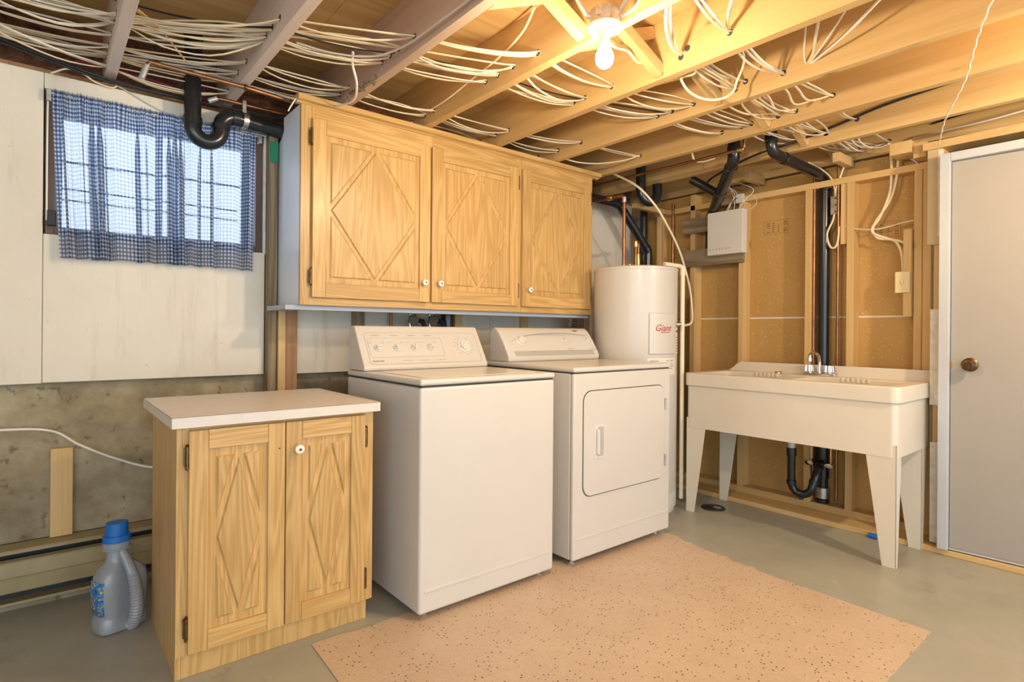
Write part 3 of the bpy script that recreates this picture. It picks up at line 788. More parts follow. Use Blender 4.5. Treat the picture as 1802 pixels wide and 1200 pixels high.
# ================================================================== DRYER
def dryer():
    x0, x1, yf, yb = 1.897, 2.645, 1.850, 2.53
    t = thing('clothes_dryer', 'white front-loading clothes dryer between washing machine and water heater', 'dryer', ((x0+x1)/2, (yf+yb)/2, 0))
    MB().box(x0 + .001, x1 - .001, yf + .026, yb, .034, .904).build('body', 'enamel', t, bevel=.006, seg=2)
    MB().box(x0, x1, yf, yf + .0245, .034, .904).build('front_panel', 'enamel_panel', t, bevel=.010, seg=3)
    MB().box(x0 + .006, x1 - .006, yf + .008, yb - .01, .903, .910).build('seam', 'seam_dark', t)
    MB().box(x0 - .004, x1 + .004, yf - .006, yb, .9095, .934).build('top', 'enamel', t, bevel=.010, seg=3)
    MB().prism(rrect(1.957, 2.590, .318, .822, .055, 7), 'y', yf - .0005, yf + .003).build('door_gap', 'seam_dark', t)
    d = MB().prism(rrect(1.961, 2.586, .322, .818, .052, 7), 'y', yf - .007, yf + .002).build('door', 'enamel_panel', t, bevel=.004, seg=2, ang=50)
    h = MB().prism(rrect(2.030, 2.100, .495, .655, .010), 'y', yf - .010, yf - .004).build('handle', 'white_plastic', d, bevel=.002)
    MB().prism(rrect(2.050, 2.094, .505, .645, .010), 'y', yf - .0108, yf - .0095).build('handle_recess', 'console_grey', d)
    MB().box(2.040, 2.056, yf - .024, yf - .010, .515, .635).build('handle_grip', 'white_plastic', d, bevel=.004)
    for z in (.715, .415):
        MB().box(2.586, 2.598, yf - .010, yf, z - .03, z + .03).cyl((2.592, yf - .010, z - .028), (2.592, yf - .010, z + .028), .004, seg=8).build('hinge', 'galvanised', d, bevel=.001)
    MB().prism(rrect(x0 + .02, x1 - .02, .125, .138, .005), 'y', yf - .0025, yf + .003).build('toe_ridge', 'enamel_panel', t, bevel=.002, smooth=30)
    for x in (x0 + .05, x1 - .05):
        for y in (yf + .06, yb - .06):
            MB().cyl((x, y, 0), (x, y, .014), .02, seg=14).cyl((x, y, .014), (x, y, .036), .009, seg=10).build('foot', 'galvanised', t, smooth=40)
    xa, xb = 1.915, 2.628
    prof = [(2.352, .934), (2.346, .962), (2.398, 1.045), (2.440, 1.098), (2.462, 1.116), (2.482, 1.121), (2.505, 1.112), (2.522, 1.085), (2.53, .934)]
    MB().prism(prof, 'x', xa, xb).build('console', 'enamel', t, bevel=.010, seg=3, ang=50)
    P, n, s = slant((2.346, .962), (2.4395, 1.098))
    q = [P(u, w) + n*.0015 for u, w in ((xa + .05, .02), (xb - .045, .02), (xb - .045, .78), (2.30, .90), (2.12, .86), (xa + .05, .74))]
    m = MB(); A = [m.bm.verts.new(p) for p in q]; m.face(A); B = [m.bm.verts.new(p - n*.006) for p in q]; m.face(list(reversed(B)))
    for i in range(6): m.face([A[i], A[(i+1) % 6], B[(i+1) % 6], B[i]])
    m.build('control_panel', 'console_grey', t)
    arc = spline([P(xa + .055, .60) + n*.002, P(2.08, .80) + n*.0025, P(2.25, .92) + n*.0025, P(2.42, .92) + n*.0025, P(xb - .05, .82) + n*.0025], 6)
    MB().tube(arc, .0035, seg=6, flat=.4).build('arc_trim', 'grey_ink', t, smooth=60)
    dial(t, P(2.045, .62) + n*.001, n, .036, -.7)
    dial(t, P(2.385, .60) + n*.001, n, .0185, -1.1)
    dial(t, P(2.575, .60) + n*.001, n, .0185, -1.5)
    c = MB()
    for x, tt in ((2.40, .28), (2.405, .20), (2.585, .28), (2.59, .20), (2.10, .18), (1.99, .34)):
        a = P(x, tt) + n*.0018; c.beam(a - Vector((.02, 0, 0)), a + Vector((.02, 0, 0)), .003, .0006, n)
    c.build('printed_caption', 'grey_ink', t)
    a = Vector((2.51, 2.447, 1.1035)); nn = Vector((0, -.64, .77))
    MB().beam(a - Vector((.018, 0, 0)), a + Vector((.018, 0, 0)), .008, .002, nn).build('badge', 'seam_dark', t)
dryer()
m = MB().lathe((2.36, 2.255, .9342), (0, 0, 1), [(.030, 0), (.031, .004), (.026, .012), (.024, .020), (.022, .020), (.024, .010), (0, .006)], 20)
tag(m.build('plastic_cap', 'window_glass', base=(2.36, 2.255, .9342), smooth=40), 'small clear plastic cap lying on top of the dryer', 'cap')

# ================================================================== WATER HEATER
TC = Vector((2.93, 2.32, 0)); TR = .262
cdir = Vector((-TC.x, -TC.y, 0)).normalized(); crt = Vector((-cdir.y, cdir.x, 0))
def tank_pt(deg, r, z):
    a = math.radians(deg); return TC + (cdir*math.cos(a) + crt*math.sin(a))*r + Vector((0, 0, z))
def curved(m, r0, r1, a0, a1, z0, z1, n=12):
    A = []
    for i in range(n + 1):
        a = a0 + (a1 - a0)*i/n
        A.append([m.bm.verts.new(tank_pt(a, r, z)) for r, z in ((r0, z0), (r1, z0), (r1, z1), (r0, z1))])
    for p, q in zip(A, A[1:]):
        for k in range(4): m.face([p[k], p[(k+1) % 4], q[(k+1) % 4], q[k]])
    m.face(A[0]); m.face(list(reversed(A[-1])))
    return m
def water_heater():
    t = thing('water_heater', 'tall cream cylindrical electric water heater in the corner behind the dryer', 'water heater', tuple(TC))
    MB().lathe(TC, (0, 0, 1), [(TR - .012, 0), (TR - .012, .03), (TR, .03), (TR, .12), (TR - .002, .122), (TR, .125), (TR, 1.478), (TR + .003, 1.480), (TR + .003, 1.494), (TR - .004, 1.500), (TR - .05, 1.506), (0, 1.508)], 64).build('tank', 'enamel', t, smooth=35)
    pn = curved(MB(), TR - .005, TR + .009, 18, 64, .968, 1.215).build('access_panel', 'enamel', t, bevel=.006, seg=2, ang=60)
    curved(MB(), TR - .001, TR + .0012, 16, 66, .845, .945).build('rating_label', 'label_paper', t)
    lb = MB()
    for z, a0, a1 in ((.925, 20, 32), (.925, 46, 50), (.925, 53, 60), (.905, 20, 42), (.895, 20, 44), (.905, 47, 60), (.893, 47, 62), (.88, 47, 58)):
        curved(lb, TR + .0005, TR + .0018, a0, a1, z, z + .005, 4)
    lb.build('label_print', 'grey_ink', t)
    wl = MB(); curved(wl, TR - .001, TR + .0012, 70, 86, .97, 1.13); wl.build('warning_label', 'label_paper', t)
    wr = MB(); curved(wr, TR, TR + .0018, 71, 82, 1.10, 1.115, 4); wr.build('warning_print', 'red_ink', t)
    wp = MB()
    for k in range(6): curved(wp, TR, TR + .0018, 71, 82 - 2*(k % 2), 1.065 - k*.017, 1.073 - k*.017, 4)
    wp.build('warning_print', 'grey_ink', t)
    # red lettering wrapped on the access panel
    def wrapped(body, size, a_start, z, mat, shear):
        cu = bpy.data.curves.new('lettering', 'FONT'); cu.body = body; cu.size = size; cu.extrude = .0006; cu.shear = shear; cu.resolution_u = 3
        o = bpy.data.objects.new('lettering_src', cu); COL.objects.link(o)
        me = bpy.data.meshes.new_from_object(o.evaluated_get(bpy.context.evaluated_depsgraph_get()))
        bpy.data.objects.remove(o); bpy.data.curves.remove(cu)
        R = TR + .0098
        for v in me.vertices:
            c = v.co.copy(); v.co = tank_pt(a_start + math.degrees(c.x/R), R + c.z, z + c.y) - TC
        me.materials.clear(); me.materials.append(MATS[mat])
        l = bpy.data.objects.new('brand_lettering', me); COL.objects.link(l); l.parent = t; BASE[l.name] = BASE[t.name]
    wrapped('Giant', .056, 25, 1.108, 'red_ink', .35)
    u = MB(); curved(u, TR + .008, TR + .0104, 34, 49, 1.098, 1.102, 6); u.build('underline', 'red_ink', t)
    # thermostat cord fitting
    p = tank_pt(74, TR, 1.15); q = tank_pt(74, TR + .03, 1.15)
    MB().cyl(p, q, .014, .011, seg=12).build('cord_fitting', 'galvanised', t, smooth=40)
    # overflow pipe
    a = tank_pt(88, TR + .030, 0)
    pts = fillet([(a.x, a.y, .06), (a.x, a.y, 1.515), tuple(tank_pt(60, TR - .06, 1.522))], .03)
    MB().tube(pts, .0135, seg=14).build('overflow_pipe', 'cream_pvc', t, smooth=50)
    for z in (1.46,): MB().cyl((a.x, a.y, z), (a.x, a.y, z + .05), .017, seg=16).build('pipe_coupling', 'cream_pvc', t, smooth=40)
    for ang, r in ((100, .14), (-20, .1)):
        c = tank_pt(ang, r, 1.505); MB().cyl(c, c + Vector((0, 0, .02)), .014, .011, seg=12).build('nipple', 'brass', t, smooth=40)
water_heater()

# ================================================================== LAUNDRY SINK
def sink():
    x0, x1, y0, y1 = 3.070, 3.600, .897, 2.052
    t = thing('laundry_sink', 'long cream plastic laundry sink on tapered legs against the stud wall', 'sink', ((x0+x1)/2, (y0+y1)/2, 0))
    zr, zl, zb = .852, .774, .518
    def ring(m, outer, inner, za, zb_):
        n = len(outer); A = []
        for pts, z in ((outer, za), (outer, zb_), (inner, zb_), (inner, za)): A.append([m.bm.verts.new((u, w, z)) for u, w in pts])
        for k in range(4):
            R1, R2 = A[k], A[(k+1) % 4]
            for i in range(n): m.face([R1[i], R1[(i+1) % n], R2[(i+1) % n], R2[i]])
        return m
    ins = .012
    # outer skirt
    ring(MB(), rrect(x0 + ins, x1 - ins, y0 + ins, y1 - ins, .03), rrect(x0 + ins + .012, x1 - ins - .012, y0 + ins + .012, y1 - ins - .012, .02), zb, zl + .02).build('skirt', 'sink_plastic', t, smooth=40)
    # rim
    ring(MB(), rrect(x0, x1, y0, y1, .04), rrect(x0 + .05, x1 - .13, y0 + .06, y1 - .06, .04), zl, zr).build('rim', 'sink_plastic', t, bevel=.007, seg=3, ang=50)
    # two bowls with a divider
    ym = (y0 + y1)/2
    for a, b in ((y0 + .055, ym - .02), (ym + .02, y1 - .055)):
        m = MB(); top = rrect(x0 + .045, x1 - .125, a, b, .05); bot = rrect(x0 + .075, x1 - .155, a + .03, b - .03, .05); n = len(top)
        T = [m.bm.verts.new((u, w, zr - .006)) for u, w in top]; B = [m.bm.verts.new((u, w, zb + .02)) for u, w in bot]
        for i in range(n): m.face([T[i], T[(i+1) % n], B[(i+1) % n], B[i]])
        m.face(B)
        o = m.build('bowl', 'sink_plastic', t, smooth=40)
        md = o.modifiers.new('thickness', 'SOLIDIFY'); md.thickness = .006; md.offset = 1
    MB().box(x0 + .045, x1 - .125, ym - .024, ym + .024, .60, zr - .004).build('divider', 'sink_plastic', t, bevel=.012, seg=3)
    # ribs of the washboard on the inside of the rear wall
    for yc in (1.23, 1.73):
        rb = MB()
        for k in range(6): rb.box(x1 - .136, x1 - .122, yc - .075 + k*.026, yc - .062 + k*.026, zr - .022, zr + .003)
        rb.build('washboard_ribs', 'sink_plastic', t, bevel=.003)
    # splash back
    pr = [(y0 + .003, .80), (y0 + .003, .905), (y0 + .012, .912), (y1 - .10, .912), (y1 - .07, .900), (y1 - .045, .875), (y1 - .01, .855), (y1 - .003, .80)]
    MB().prism(pr, 'x', x1 - .022, x1).build('splash_back', 'sink_plastic', t, bevel=.005, seg=2, ang=40)
    # underside
    MB().box(x0 + .03, x1 - .03, y0 + .03, y1 - .03, zb + .004, zb + .012).build('underside', 'sink_plastic', t)
    # legs: bent tapered sheet
    for xs, xf in ((x0 + .0145, 1), (x1 - .135, 1)):
        for ye, sg in ((y0 + .0145, 1), (y1 - .0145, -1)):
            m = MB(); th = .004; wt, wbm = .138, .058
            m.prism([(ye, 0), (ye + sg*wbm, 0), (ye + sg*wt, zb + .06), (ye, zb + .06)], 'x', xs, xs + th)
            m.prism([(xs, 0), (xs + .026, 0), (xs + .075, zb + .06), (xs, zb + .06)], 'y', ye, ye + sg*th)
            lg = m.build('leg', 'sink_plastic', t, bevel=.0015)
            if xs > 3.2:
                MB().cyl((xs + .012, ye + sg*.02, 0), (xs + .012, ye + sg*.02, .03), .008, seg=10).build('leg_bolt', 'bronze', lg)
    # tap
    xt = x1 - .075; yt = 1.437
    f = MB().prism(rrect(xt - .028, xt + .028, yt - .10, yt + .10, .026), 'z', zr, zr + .016).build('faucet', 'chrome', t, bevel=.004, label='chrome two-handle faucet')
    for dy in (-.055, .055):
        h = MB().cyl((xt, yt + dy, zr + .014), (xt, yt + dy, zr + .026), .014, seg=16)
        pts = []
        for k in range(40):
            a = 2*math.pi*k/40; r = .027 + (.003 if k % 4 < 2 else -.002); pts.append((r*math.cos(a), r*math.sin(a)))
        h.frustum([(xt + u, yt + dy + w) for u, w in pts], [(xt + .88*u, yt + dy + .88*w) for u, w in pts], 'z', zr + .026, zr + .062)
        h.build('faucet_handle', 'chrome', f, smooth=30)
    sp = spline([(xt, yt, zr + .012), (xt, yt, zr + .09), (xt - .02, yt + .002, zr + .125), (xt - .07, yt + .004, zr + .140), (xt - .11, yt + .005, zr + .125), (xt - .118, yt + .005, zr + .105)], 6)
    MB().tube(sp, .0095, seg=12).lathe(tuple(sp[-1]), (0, 0, -1), [(.013, -.004), (.014, .016), (.010, .018), (0, .016)], 16).build('spout', 'chrome', f, smooth=40)
    MB().lathe((x1 - .085, 1.675, zr), (0, 0, 1), [(.020, 0), (.020, .010), (.013, .014), (.012, .006), (0, .006)], 20).build('stopper_fitting', 'brass', t, smooth=40)
    # white tail pieces under the bowls
    a = fillet([(3.50, 1.583, .52), (3.50, 1.583, .395)], .01)
    MB().tube(a, .021, seg=16).build('tail_pipe', 'white_plastic', t, smooth=40)
    MB().tube(fillet([(3.50, 1.583, .475), (3.50, 1.36, .485), (3.50, 1.32, .52)], .03), .019, seg=14).build('cross_pipe', 'white_plastic', t, smooth=40)
    MB().box(x1 - .41, x1 - .15, 1.18, 1.36, .500, .519).build('drain_boss', 'sink_plastic', t, bevel=.006)
sink()

# ================================================================== PIPES
def pipe(name, label, cat, pts, r, mat, bend=.05, seg=20, collars=(), group=None, flat=1.0):
    pts = [Vector(p) for p in pts]
    t = thing(name, label, cat, tuple(pts[-1]), group)
    MB().tube(fillet(pts, bend, 7), r, seg=seg).build('pipe_run', mat, t, smooth=50)
    for c in collars:
        p0, p1, rr = Vector(c[0]), Vector(c[1]), c[2]
        MB().cyl(p0, p1, rr, seg=seg).build(c[3] if len(c) > 3 else 'hub', c[4] if len(c) > 4 else mat, t, bevel=.002, smooth=40)
    return t
# trap hanging in front of the curtain
yp = 2.80
t = thing('drain_trap', 'black plastic drain trap hanging in front of the gingham curtain', 'pipe', (.52, yp, 1.87))
arc = [(.498, yp, 2.374), (.498, yp, 2.03)]
for k in range(1, 16):
    a = math.pi*k/16; arc.append((.498 + .056 - .056*math.cos(a), yp, 1.985 - .062*math.sin(a)))
arc += [(.610, yp, 1.990)]
for k in range(1, 9):
    a = math.pi/2*k/8; arc.append((.610 + .055 - .055*math.cos(a), yp, 2.0 + .055*math.sin(a)))
arc += [(.70, yp + .01, 2.057), (.90, yp + .035, 2.050), (1.5, yp + .035, 2.03)]
MB().tube(arc, .034, seg=24).build('pipe_run', 'black_abs', t, smooth=60)
for p0, p1 in (((.498, yp, 2.02), (.498, yp, 1.985)), ((.610, yp, 1.985), (.610, yp, 2.012)), ((.655, yp, 2.055), (.685, yp, 2.056))):
    MB().cyl(p0, p1, .0385, seg=24).build('hub', 'black_abs', t, bevel=.002, smooth=40)
MB().cyl((.70, yp + .01, 2.057), (.722, yp + .012, 2.0565), .0365, seg=24).build('strap', 'galvanised', t, smooth=40)
MB().box(.703, .719, yp + .008, yp + .010, 2.09, 2.15).build('strap_hanger', 'galvanised', t)
MB().cyl((.498, yp, 2.36), (.498, yp, 2.3745), .040, seg=24).build('hub', 'black_abs', t, smooth=40)

pipe('drain_pipe', 'slanting black drain pipe running down behind the white wall box', 'pipe', [(3.12, 1.757, 2.37), (3.12, 1.757, 2.11), (3.665, 2.235, 1.93), (3.69, 2.255, 1.62)], .034, 'black_abs', .05, 22,
     [((3.12, 1.757, 2.19), (3.12, 1.757, 2.15), .039), ((3.17, 1.80, 2.094), (3.20, 1.827, 2.084), .039), ((3.40, 2.003, 2.018), (3.47, 2.064, 1.995), .040)])
pipe('branch_pipe', 'short black branch pipe joining the slanting drain pipe above the wall', 'pipe', [(3.36, 2.20, 2.13), (3.40, 2.13, 2.08), (3.44, 2.04, 2.01)], .028, 'black_abs', .03, 18)
pipe('waste_stack', 'black drain stack running down the stud bay behind the sink faucet', 'pipe', [(3.12, 1.535, 2.37), (3.12, 1.535, 2.105), (3.685, 1.478, 2.055), (3.685, 1.478, .0)], .030, 'black_abs', .06, 24,
     [((3.12, 1.535, 2.16), (3.12, 1.535, 2.20), .035), ((3.24, 1.523, 2.094), (3.28, 1.519, 2.091), .035), ((3.685, 1.478, 1.97), (3.685, 1.478, 2.01), .0345),
      ((3.685, 1.478, .22), (3.685, 1.478, .42), .036), ((3.685, 1.478, .10), (3.685, 1.478, .165), .040, 'clamp', 'galvanised'), ((3.685, 1.478, .0), (3.685, 1.478, .09), .037)])
t = thing('sink_trap', 'black plastic trap curving below the laundry sink', 'pipe', (3.50, 1.52, .12))
arc = [(3.50, 1.583, .40), (3.50, 1.583, .20)]
for k in range(1, 13):
    a = math.pi*k/12*.92; arc.append((3.50 + .03*k/12, 1.583 - .055 + .055*math.cos(a), .20 - .062*math.sin(a)))
arc += [(3.55, 1.462, .25), (3.57, 1.462, .285), (3.60, 1.466, .30), (3.685, 1.478, .32)]
MB().tube(arc, .023, seg=20).build('pipe_run', 'black_abs', t, smooth=60)
for p0, p1 in (((3.50, 1.583, .36), (3.50, 1.583, .41)), ((3.50, 1.583, .19), (3.50, 1.583, .215)), ((3.538, 1.470, .205), (3.543, 1.466, .23)), ((3.60, 1.466, .30), (3.62, 1.469, .306))):
    MB().cyl(p0, p1, .0275, seg=20).build('hub', 'black_abs', t, bevel=.002, smooth=40)
MB().cyl((3.512, 1.53, .14), (3.512, 1.53, .108), .014, seg=14).build('cleanout_plug', 'black_abs', t, smooth=40)
pipe('vent_pipe', 'black vertical pipe standing in the corner behind the water heater', 'pipe', [(3.575, 2.755, .0), (3.575, 2.755, 2.10)], .030, 'black_abs', .02, 20)
pipe('corner_drain', 'black drain pipe slanting down behind the copper riser by the cabinet', 'pipe', [(2.60, 2.79, 2.05), (3.22, 2.705, 2.03), (3.50, 2.655, 1.71), (3.50, 2.655, 1.2)], .032, 'black_abs', .035, 20, [((3.19, 2.709, 2.031), (3.225, 2.704, 2.02), .036), ((3.48, 2.659, 1.735), (3.50, 2.655, 1.70), .036)])
t = thing('floor_trap', 'black trap bowl hanging between the joists above the water heater', 'pipe', (3.28, 2.46, 2.0))
arc = [(3.185, 2.48, 2.37)] + [(3.245 - .06*math.cos(math.pi*k/12), 2.455 + .025*math.cos(math.pi*k/12), 2.075 - .07*math.sin(math.pi*k/12)) for k in range(13)] + [(3.303, 2.432, 2.13)]
MB().tube(arc, .034, seg=20).build('pipe_run', 'black_abs', t, smooth=60)
pipe('standpipe', 'black washer standpipe showing under the wall cabinet', 'pipe', [(1.83, 2.82, .75), (1.83, 2.82, 1.95)], .038, 'black_abs', .02, 20)
# copper
def cop(name, label, pts, r=.0085, collars=(), bend=.02, mat='copper'):
    return pipe(name, label, 'pipe', pts, r, mat, bend, 12, collars)
cop('copper_pipe', 'long copper pipe hung under the pale joists in front of the wall cabinet corner', [(.288, 2.60, 2.062), (.31, 2.595, 2.128), (.66, 2.60, 2.128), (.90, 2.63, 2.128), (1.2, 2.66, 2.128)],
    collars=[((.288, 2.60, 2.06), (.306, 2.596, 2.115), .0115, 'elbow', 'solder_grey'), ((.31, 2.595, 2.128), (.35, 2.595, 2.128), .0105, 'coupling', 'copper'), ((.655, 2.60, 2.128), (.667, 2.60, 2.128), .012, 'pipe_clip', 'bronze')])
cop('copper_pipe', 'copper pipe above the black trap running behind the wall cabinet', [(.57, 2.83, 2.118), (.60, 2.82, 2.134), (1.2, 2.82, 2.134)], collars=[((.565, 2.83, 2.115), (.60, 2.82, 2.134), .0115, 'elbow', 'solder_grey')])
cop('copper_pipe', 'copper pipe running along the joists above the water heater', [(2.985, 1.62, 2.17), (2.985, 1.62, 2.118), (2.965, 2.2, 2.115), (2.95, 2.80, 2.115)], collars=[((2.985, 1.62, 2.118), (2.985, 1.66, 2.118), .0115, 'elbow', 'brass')])
cop('copper_pipe', 'copper riser standing on the left of the water heater top', [(2.87, 2.365, 1.50), (2.87, 2.365, 1.975), (2.86, 2.86, 1.985)], r=.011,
    collars=[((2.868, 2.46, 1.977), (2.867, 2.50, 1.978), .017, 'shutoff_valve', 'brass'), ((2.87, 2.365, 1.50), (2.87, 2.365, 1.53), .015, 'union', 'brass'), ((2.87, 2.365, 1.93), (2.87, 2.365, 1.965), .0135, 'coupling', 'solder_grey')])
cop('copper_pipe', 'short copper stub on the water heater nearest the corner post', [(3.06, 2.40, 1.50), (3.06, 2.40, 1.70), (3.28, 2.572, 1.72)], r=.011, collars=[((3.06, 2.40, 1.50), (3.06, 2.40, 1.62), .014, 'union', 'brass')])
cop('copper_pipe', 'short copper stub on the middle of the water heater top', [(3.015, 2.385, 1.50), (3.015, 2.385, 1.69), (3.25, 2.572, 1.72)], r=.011, collars=[((3.015, 2.385, 1.66), (3.015, 2.385, 1.70), .015, 'union', 'brass')])
cop('copper_pipe', 'thin copper pipe between the corner stud and the water heater cable', [(3.62, 2.52, 1.2), (3.62, 2.52, 2.06)], r=.010)
cop('copper_pipe', 'copper riser on the left of the black stack behind the sink', [(3.66, 1.528, .10), (3.66, 1.528, 2.12)])
cop('copper_pipe', 'copper riser on the right of the black stack behind the sink', [(3.66, 1.392, .10), (3.66, 1.392, 2.12)])
for y, w in ((1.512, 'left'), (1.40, 'right')):
    t = thing('stop_valve', 'small shut-off valve under the sink at the %s of the stack' % w, 'valve', (3.60, y, .32))
    MB().tube(fillet([(3.655, y, .33), (3.60, y, .33), (3.60, y, .55)], .015), .006, seg=10).build('supply_tube', 'brass', t, smooth=50)
    MB().lathe((3.605, y, .33), (-1, 0, -.25), [(.008, 0), (.009, .03), (.022, .032), (.024, .038), (.0, .042)], 18, 1.0, .6).build('valve_handle', 'chrome', t, smooth=40)
# hose valves behind the washer
for x, w in ((1.575, 'left'), (1.700, 'right')):
    t = thing('hose_valve', 'chrome hose valve behind the washing machine, %s one of the two' % w, 'valve', (x, 2.80, 1.13))
    MB().cyl((x, 2.80, 1.11), (x, 2.80, 1.22), .010, seg=12).cyl((x, 2.80, 1.155), (x + .045, 2.79, 1.155), .013, seg=12).build('valve_body', 'chrome', t, smooth=40)
    pts = []
    for k in range(36):
        a = 2*math.pi*k/36; r = .030 + (.004 if k % 6 < 3 else -.002); pts.append((x - .004 + r*math.cos(a), 1.155 + r*math.sin(a)))
    MB().prism(pts, 'y', 2.752, 2.762).cyl((x - .004, 2.762, 1.155), (x - .004, 2.795, 1.155), .007, seg=10).build('valve_handle', 'black_abs', t, bevel=.002)
    MB().tube(spline([(x + .05, 2.79, 1.155), (x + .06, 2.76, 1.14), (x + .05, 2.72, 1.05), (x + .03, 2.70, .8), (x + .02, 2.66, .5)], 6), .013, seg=12).build('hose', 'rubber_and_slot_shade', t, smooth=60)
pipe('riser_pipe', 'copper riser on the wall behind the washing machine', 'pipe', [(1.487, 2.86, .95), (1.487, 2.86, 1.95)], .008, 'copper', .02, 12)
# foil duct behind the dryer
d = MB(); pr = []
for k in range(60): pr.append((.050 + (.005 if k % 2 else 0), k*.008))
tag(d.lathe((2.80, 2.715, .86), (0, 0, 1), pr, 24).build('vent_duct', 'tin_foil', base=(2.80, 2.715, .86), smooth=20), 'ribbed silver dryer vent duct rising behind the dryer', 'duct')

# ================================================================== SMALL THINGS
# floor drain
t = thing('floor_drain', 'round black floor drain on the grey floor under the sink', 'drain', (3.256, 1.954, 0))
MB().lathe((3.256, 1.954, 0), (0, 0, 1), [(.072, 0), (.070, .006), (.056, .007), (.054, .002), (0, .001)], 32).build('drain_ring', 'rubber_and_slot_shade', t, smooth=40)
MB().prism(rrect(3.262, 3.30, 1.915, 1.965, .012), 'z', .0015, .004).build('drain_grate', 'solder_grey', t)
# vinyl remnant on the floor
pts = [(.66, .63), (2.54, .635), (2.545, .90), (2.553, 1.20), (2.556, 1.31), (2.585, 1.335), (2.572, 1.365), (2.572, 1.45), (2.596, 1.475), (2.59, 1.60), (2.622, 1.70), (2.612, 1.735), (2.645, 1.79), (2.64, 1.93), (2.2, 1.965), (1.4, 1.955), (1.03, 1.965), (.90, 1.958), (.837, 1.972), (.731, 1.974), (.720, 1.715), (.69, 1.2)]
tag(MB().prism([(x, y) for x, y in pts], 'z', .0004, .0035).build('vinyl_mat', 'speckled_vinyl', base=(1.6, 1.3, 0)), 'beige speckled vinyl sheet on the floor in front of the machines', 'mat')
# blue bottle-cap sized plug by the sill
tag(MB().cyl((3.458, 1.150, .014), (3.456, 1.105, .014), .0135, seg=16).build('blue_cap', 'blue_plastic', base=(3.457, 1.128, 0), bevel=.002, smooth=40), 'small blue plastic cap on the floor beside the sink leg', 'cap')

# detergent jug
def jug():
    c = Vector((.228, 2.545, 0))
    t = thing('detergent_jug', 'silver-grey plastic detergent jug with blue cap beside the base cabinet', 'jug', tuple(c))
    ang = math.radians(20)
    ca, sa = math.cos(ang), math.sin(ang)
    def W(x, y, z): return (c.x + x*ca - y*sa, c.y + x*sa + y*ca, z)
    m = MB(); rings = []
    secs = [(.000, .070, .048, 0), (.006, .080, .056, 0), (.045, .083, .058, 0), (.053, .078, .053, 0), (.061, .078, .053, 0), (.11, .083, .056, 0), (.165, .085, .056, .0), (.200, .078, .052, .0), (.226, .060, .044, -.004), (.244, .040, .036, -.010), (.262, .030, .030, -.014), (.292, .029, .029, -.014)]
    n = 40
    for z, hx, hy, ox in secs:
        R = []
        for k in range(n):
            a = 2*math.pi*k/n; e = 2/3.6 if z < .24 else 1.0
            x = hx*math.copysign(abs(math.cos(a))**e, math.cos(a)) + ox; y = hy*math.copysign(abs(math.sin(a))**e, math.sin(a))
            if .02 < z < .245 and y < 0:      # hollow beside the handle
                y *= 1 - .42*math.exp(-((x - .012)/.022)**2)*min(1, (z - .02)/.03)
            R.append(m.bm.verts.new(W(x, y, z)))
        rings.append(R)
    for A, B in zip(rings, rings[1:]):
        for k in range(n): m.face([A[k], A[(k+1) % n], B[(k+1) % n], B[k]])
    m.face(rings[0]); m.face(rings[-1])
    o = m.build('bottle', 'silver_plastic', t, smooth=50)
    hp = spline([W(-.004, -.018, .284), W(.004, -.036, .25), W(.012, -.062, .20), W(.016, -.076, .15), (W(.018, -.080, .10)), W(.017, -.077, .05), W(.016, -.055, .016), W(.012, -.03, .012)], 10)
    rad = [.0140 + .0065*math.sin(min(1, i/len(hp)*1.6)*math.pi*.5) + (.0022 if (i % 2 and 20 < i < 62) else 0) for i in range(len(hp))]
    MB().tube(hp, .016, seg=14, radii=rad).build('handle', 'silver_plastic', t, smooth=25)
    nx = W(-.012, 0, 0)
    MB().lathe((nx[0], nx[1], .288), (0, 0, 1), [(.036, 0), (.046, .004), (.046, .008), (.043, .010), (.043, .030), (.0, .031)], 32).build('collar', 'silver_plastic', t, smooth=35)
    cp = MB(); 
    for r0, z0, z1, sc in ((.042, .318, .341, .98), (.034, .341, .386, .95)):
        pts = []
        for k in range(64):
            a = 2*math.pi*k/64; r = r0 + (.0006 if k % 2 else 0); pts.append((nx[0] + r*math.cos(a)*1.05, nx[1] + r*math.sin(a)*.95))
        cp.frustum(pts, [(nx[0] + (u - nx[0])*sc, nx[1] + (w - nx[1])*sc) for u, w in pts], 'z', z0, z1)
    cp.build('cap', 'blue_plastic', t, smooth=40)
    lb = MB(); rows = []
    for z in (.07, .10, .13, .16, .19):
        hx = {.07: .079, .10: .0825, .13: .084, .16: .0852, .19: .081}[z]
        r = []
        for k in range(-6, 7):
            a = math.pi + .06 + .10*k; e = 2/3.6
            r.append(lb.bm.verts.new(W((hx + .0015)*math.copysign(abs(math.cos(a))**e, math.cos(a)), .0572*math.copysign(abs(math.sin(a))**e, math.sin(a)), z)))
        rows.append(r)
    for A, B in zip(rows, rows[1:]):
        for k in range(12): lb.face([A[k], A[k+1], B[k+1], B[k]])
    l = lb.build('label', 'jug_label', t, smooth=60); l.modifiers.new('thickness', 'SOLIDIFY').thickness = .001
jug()

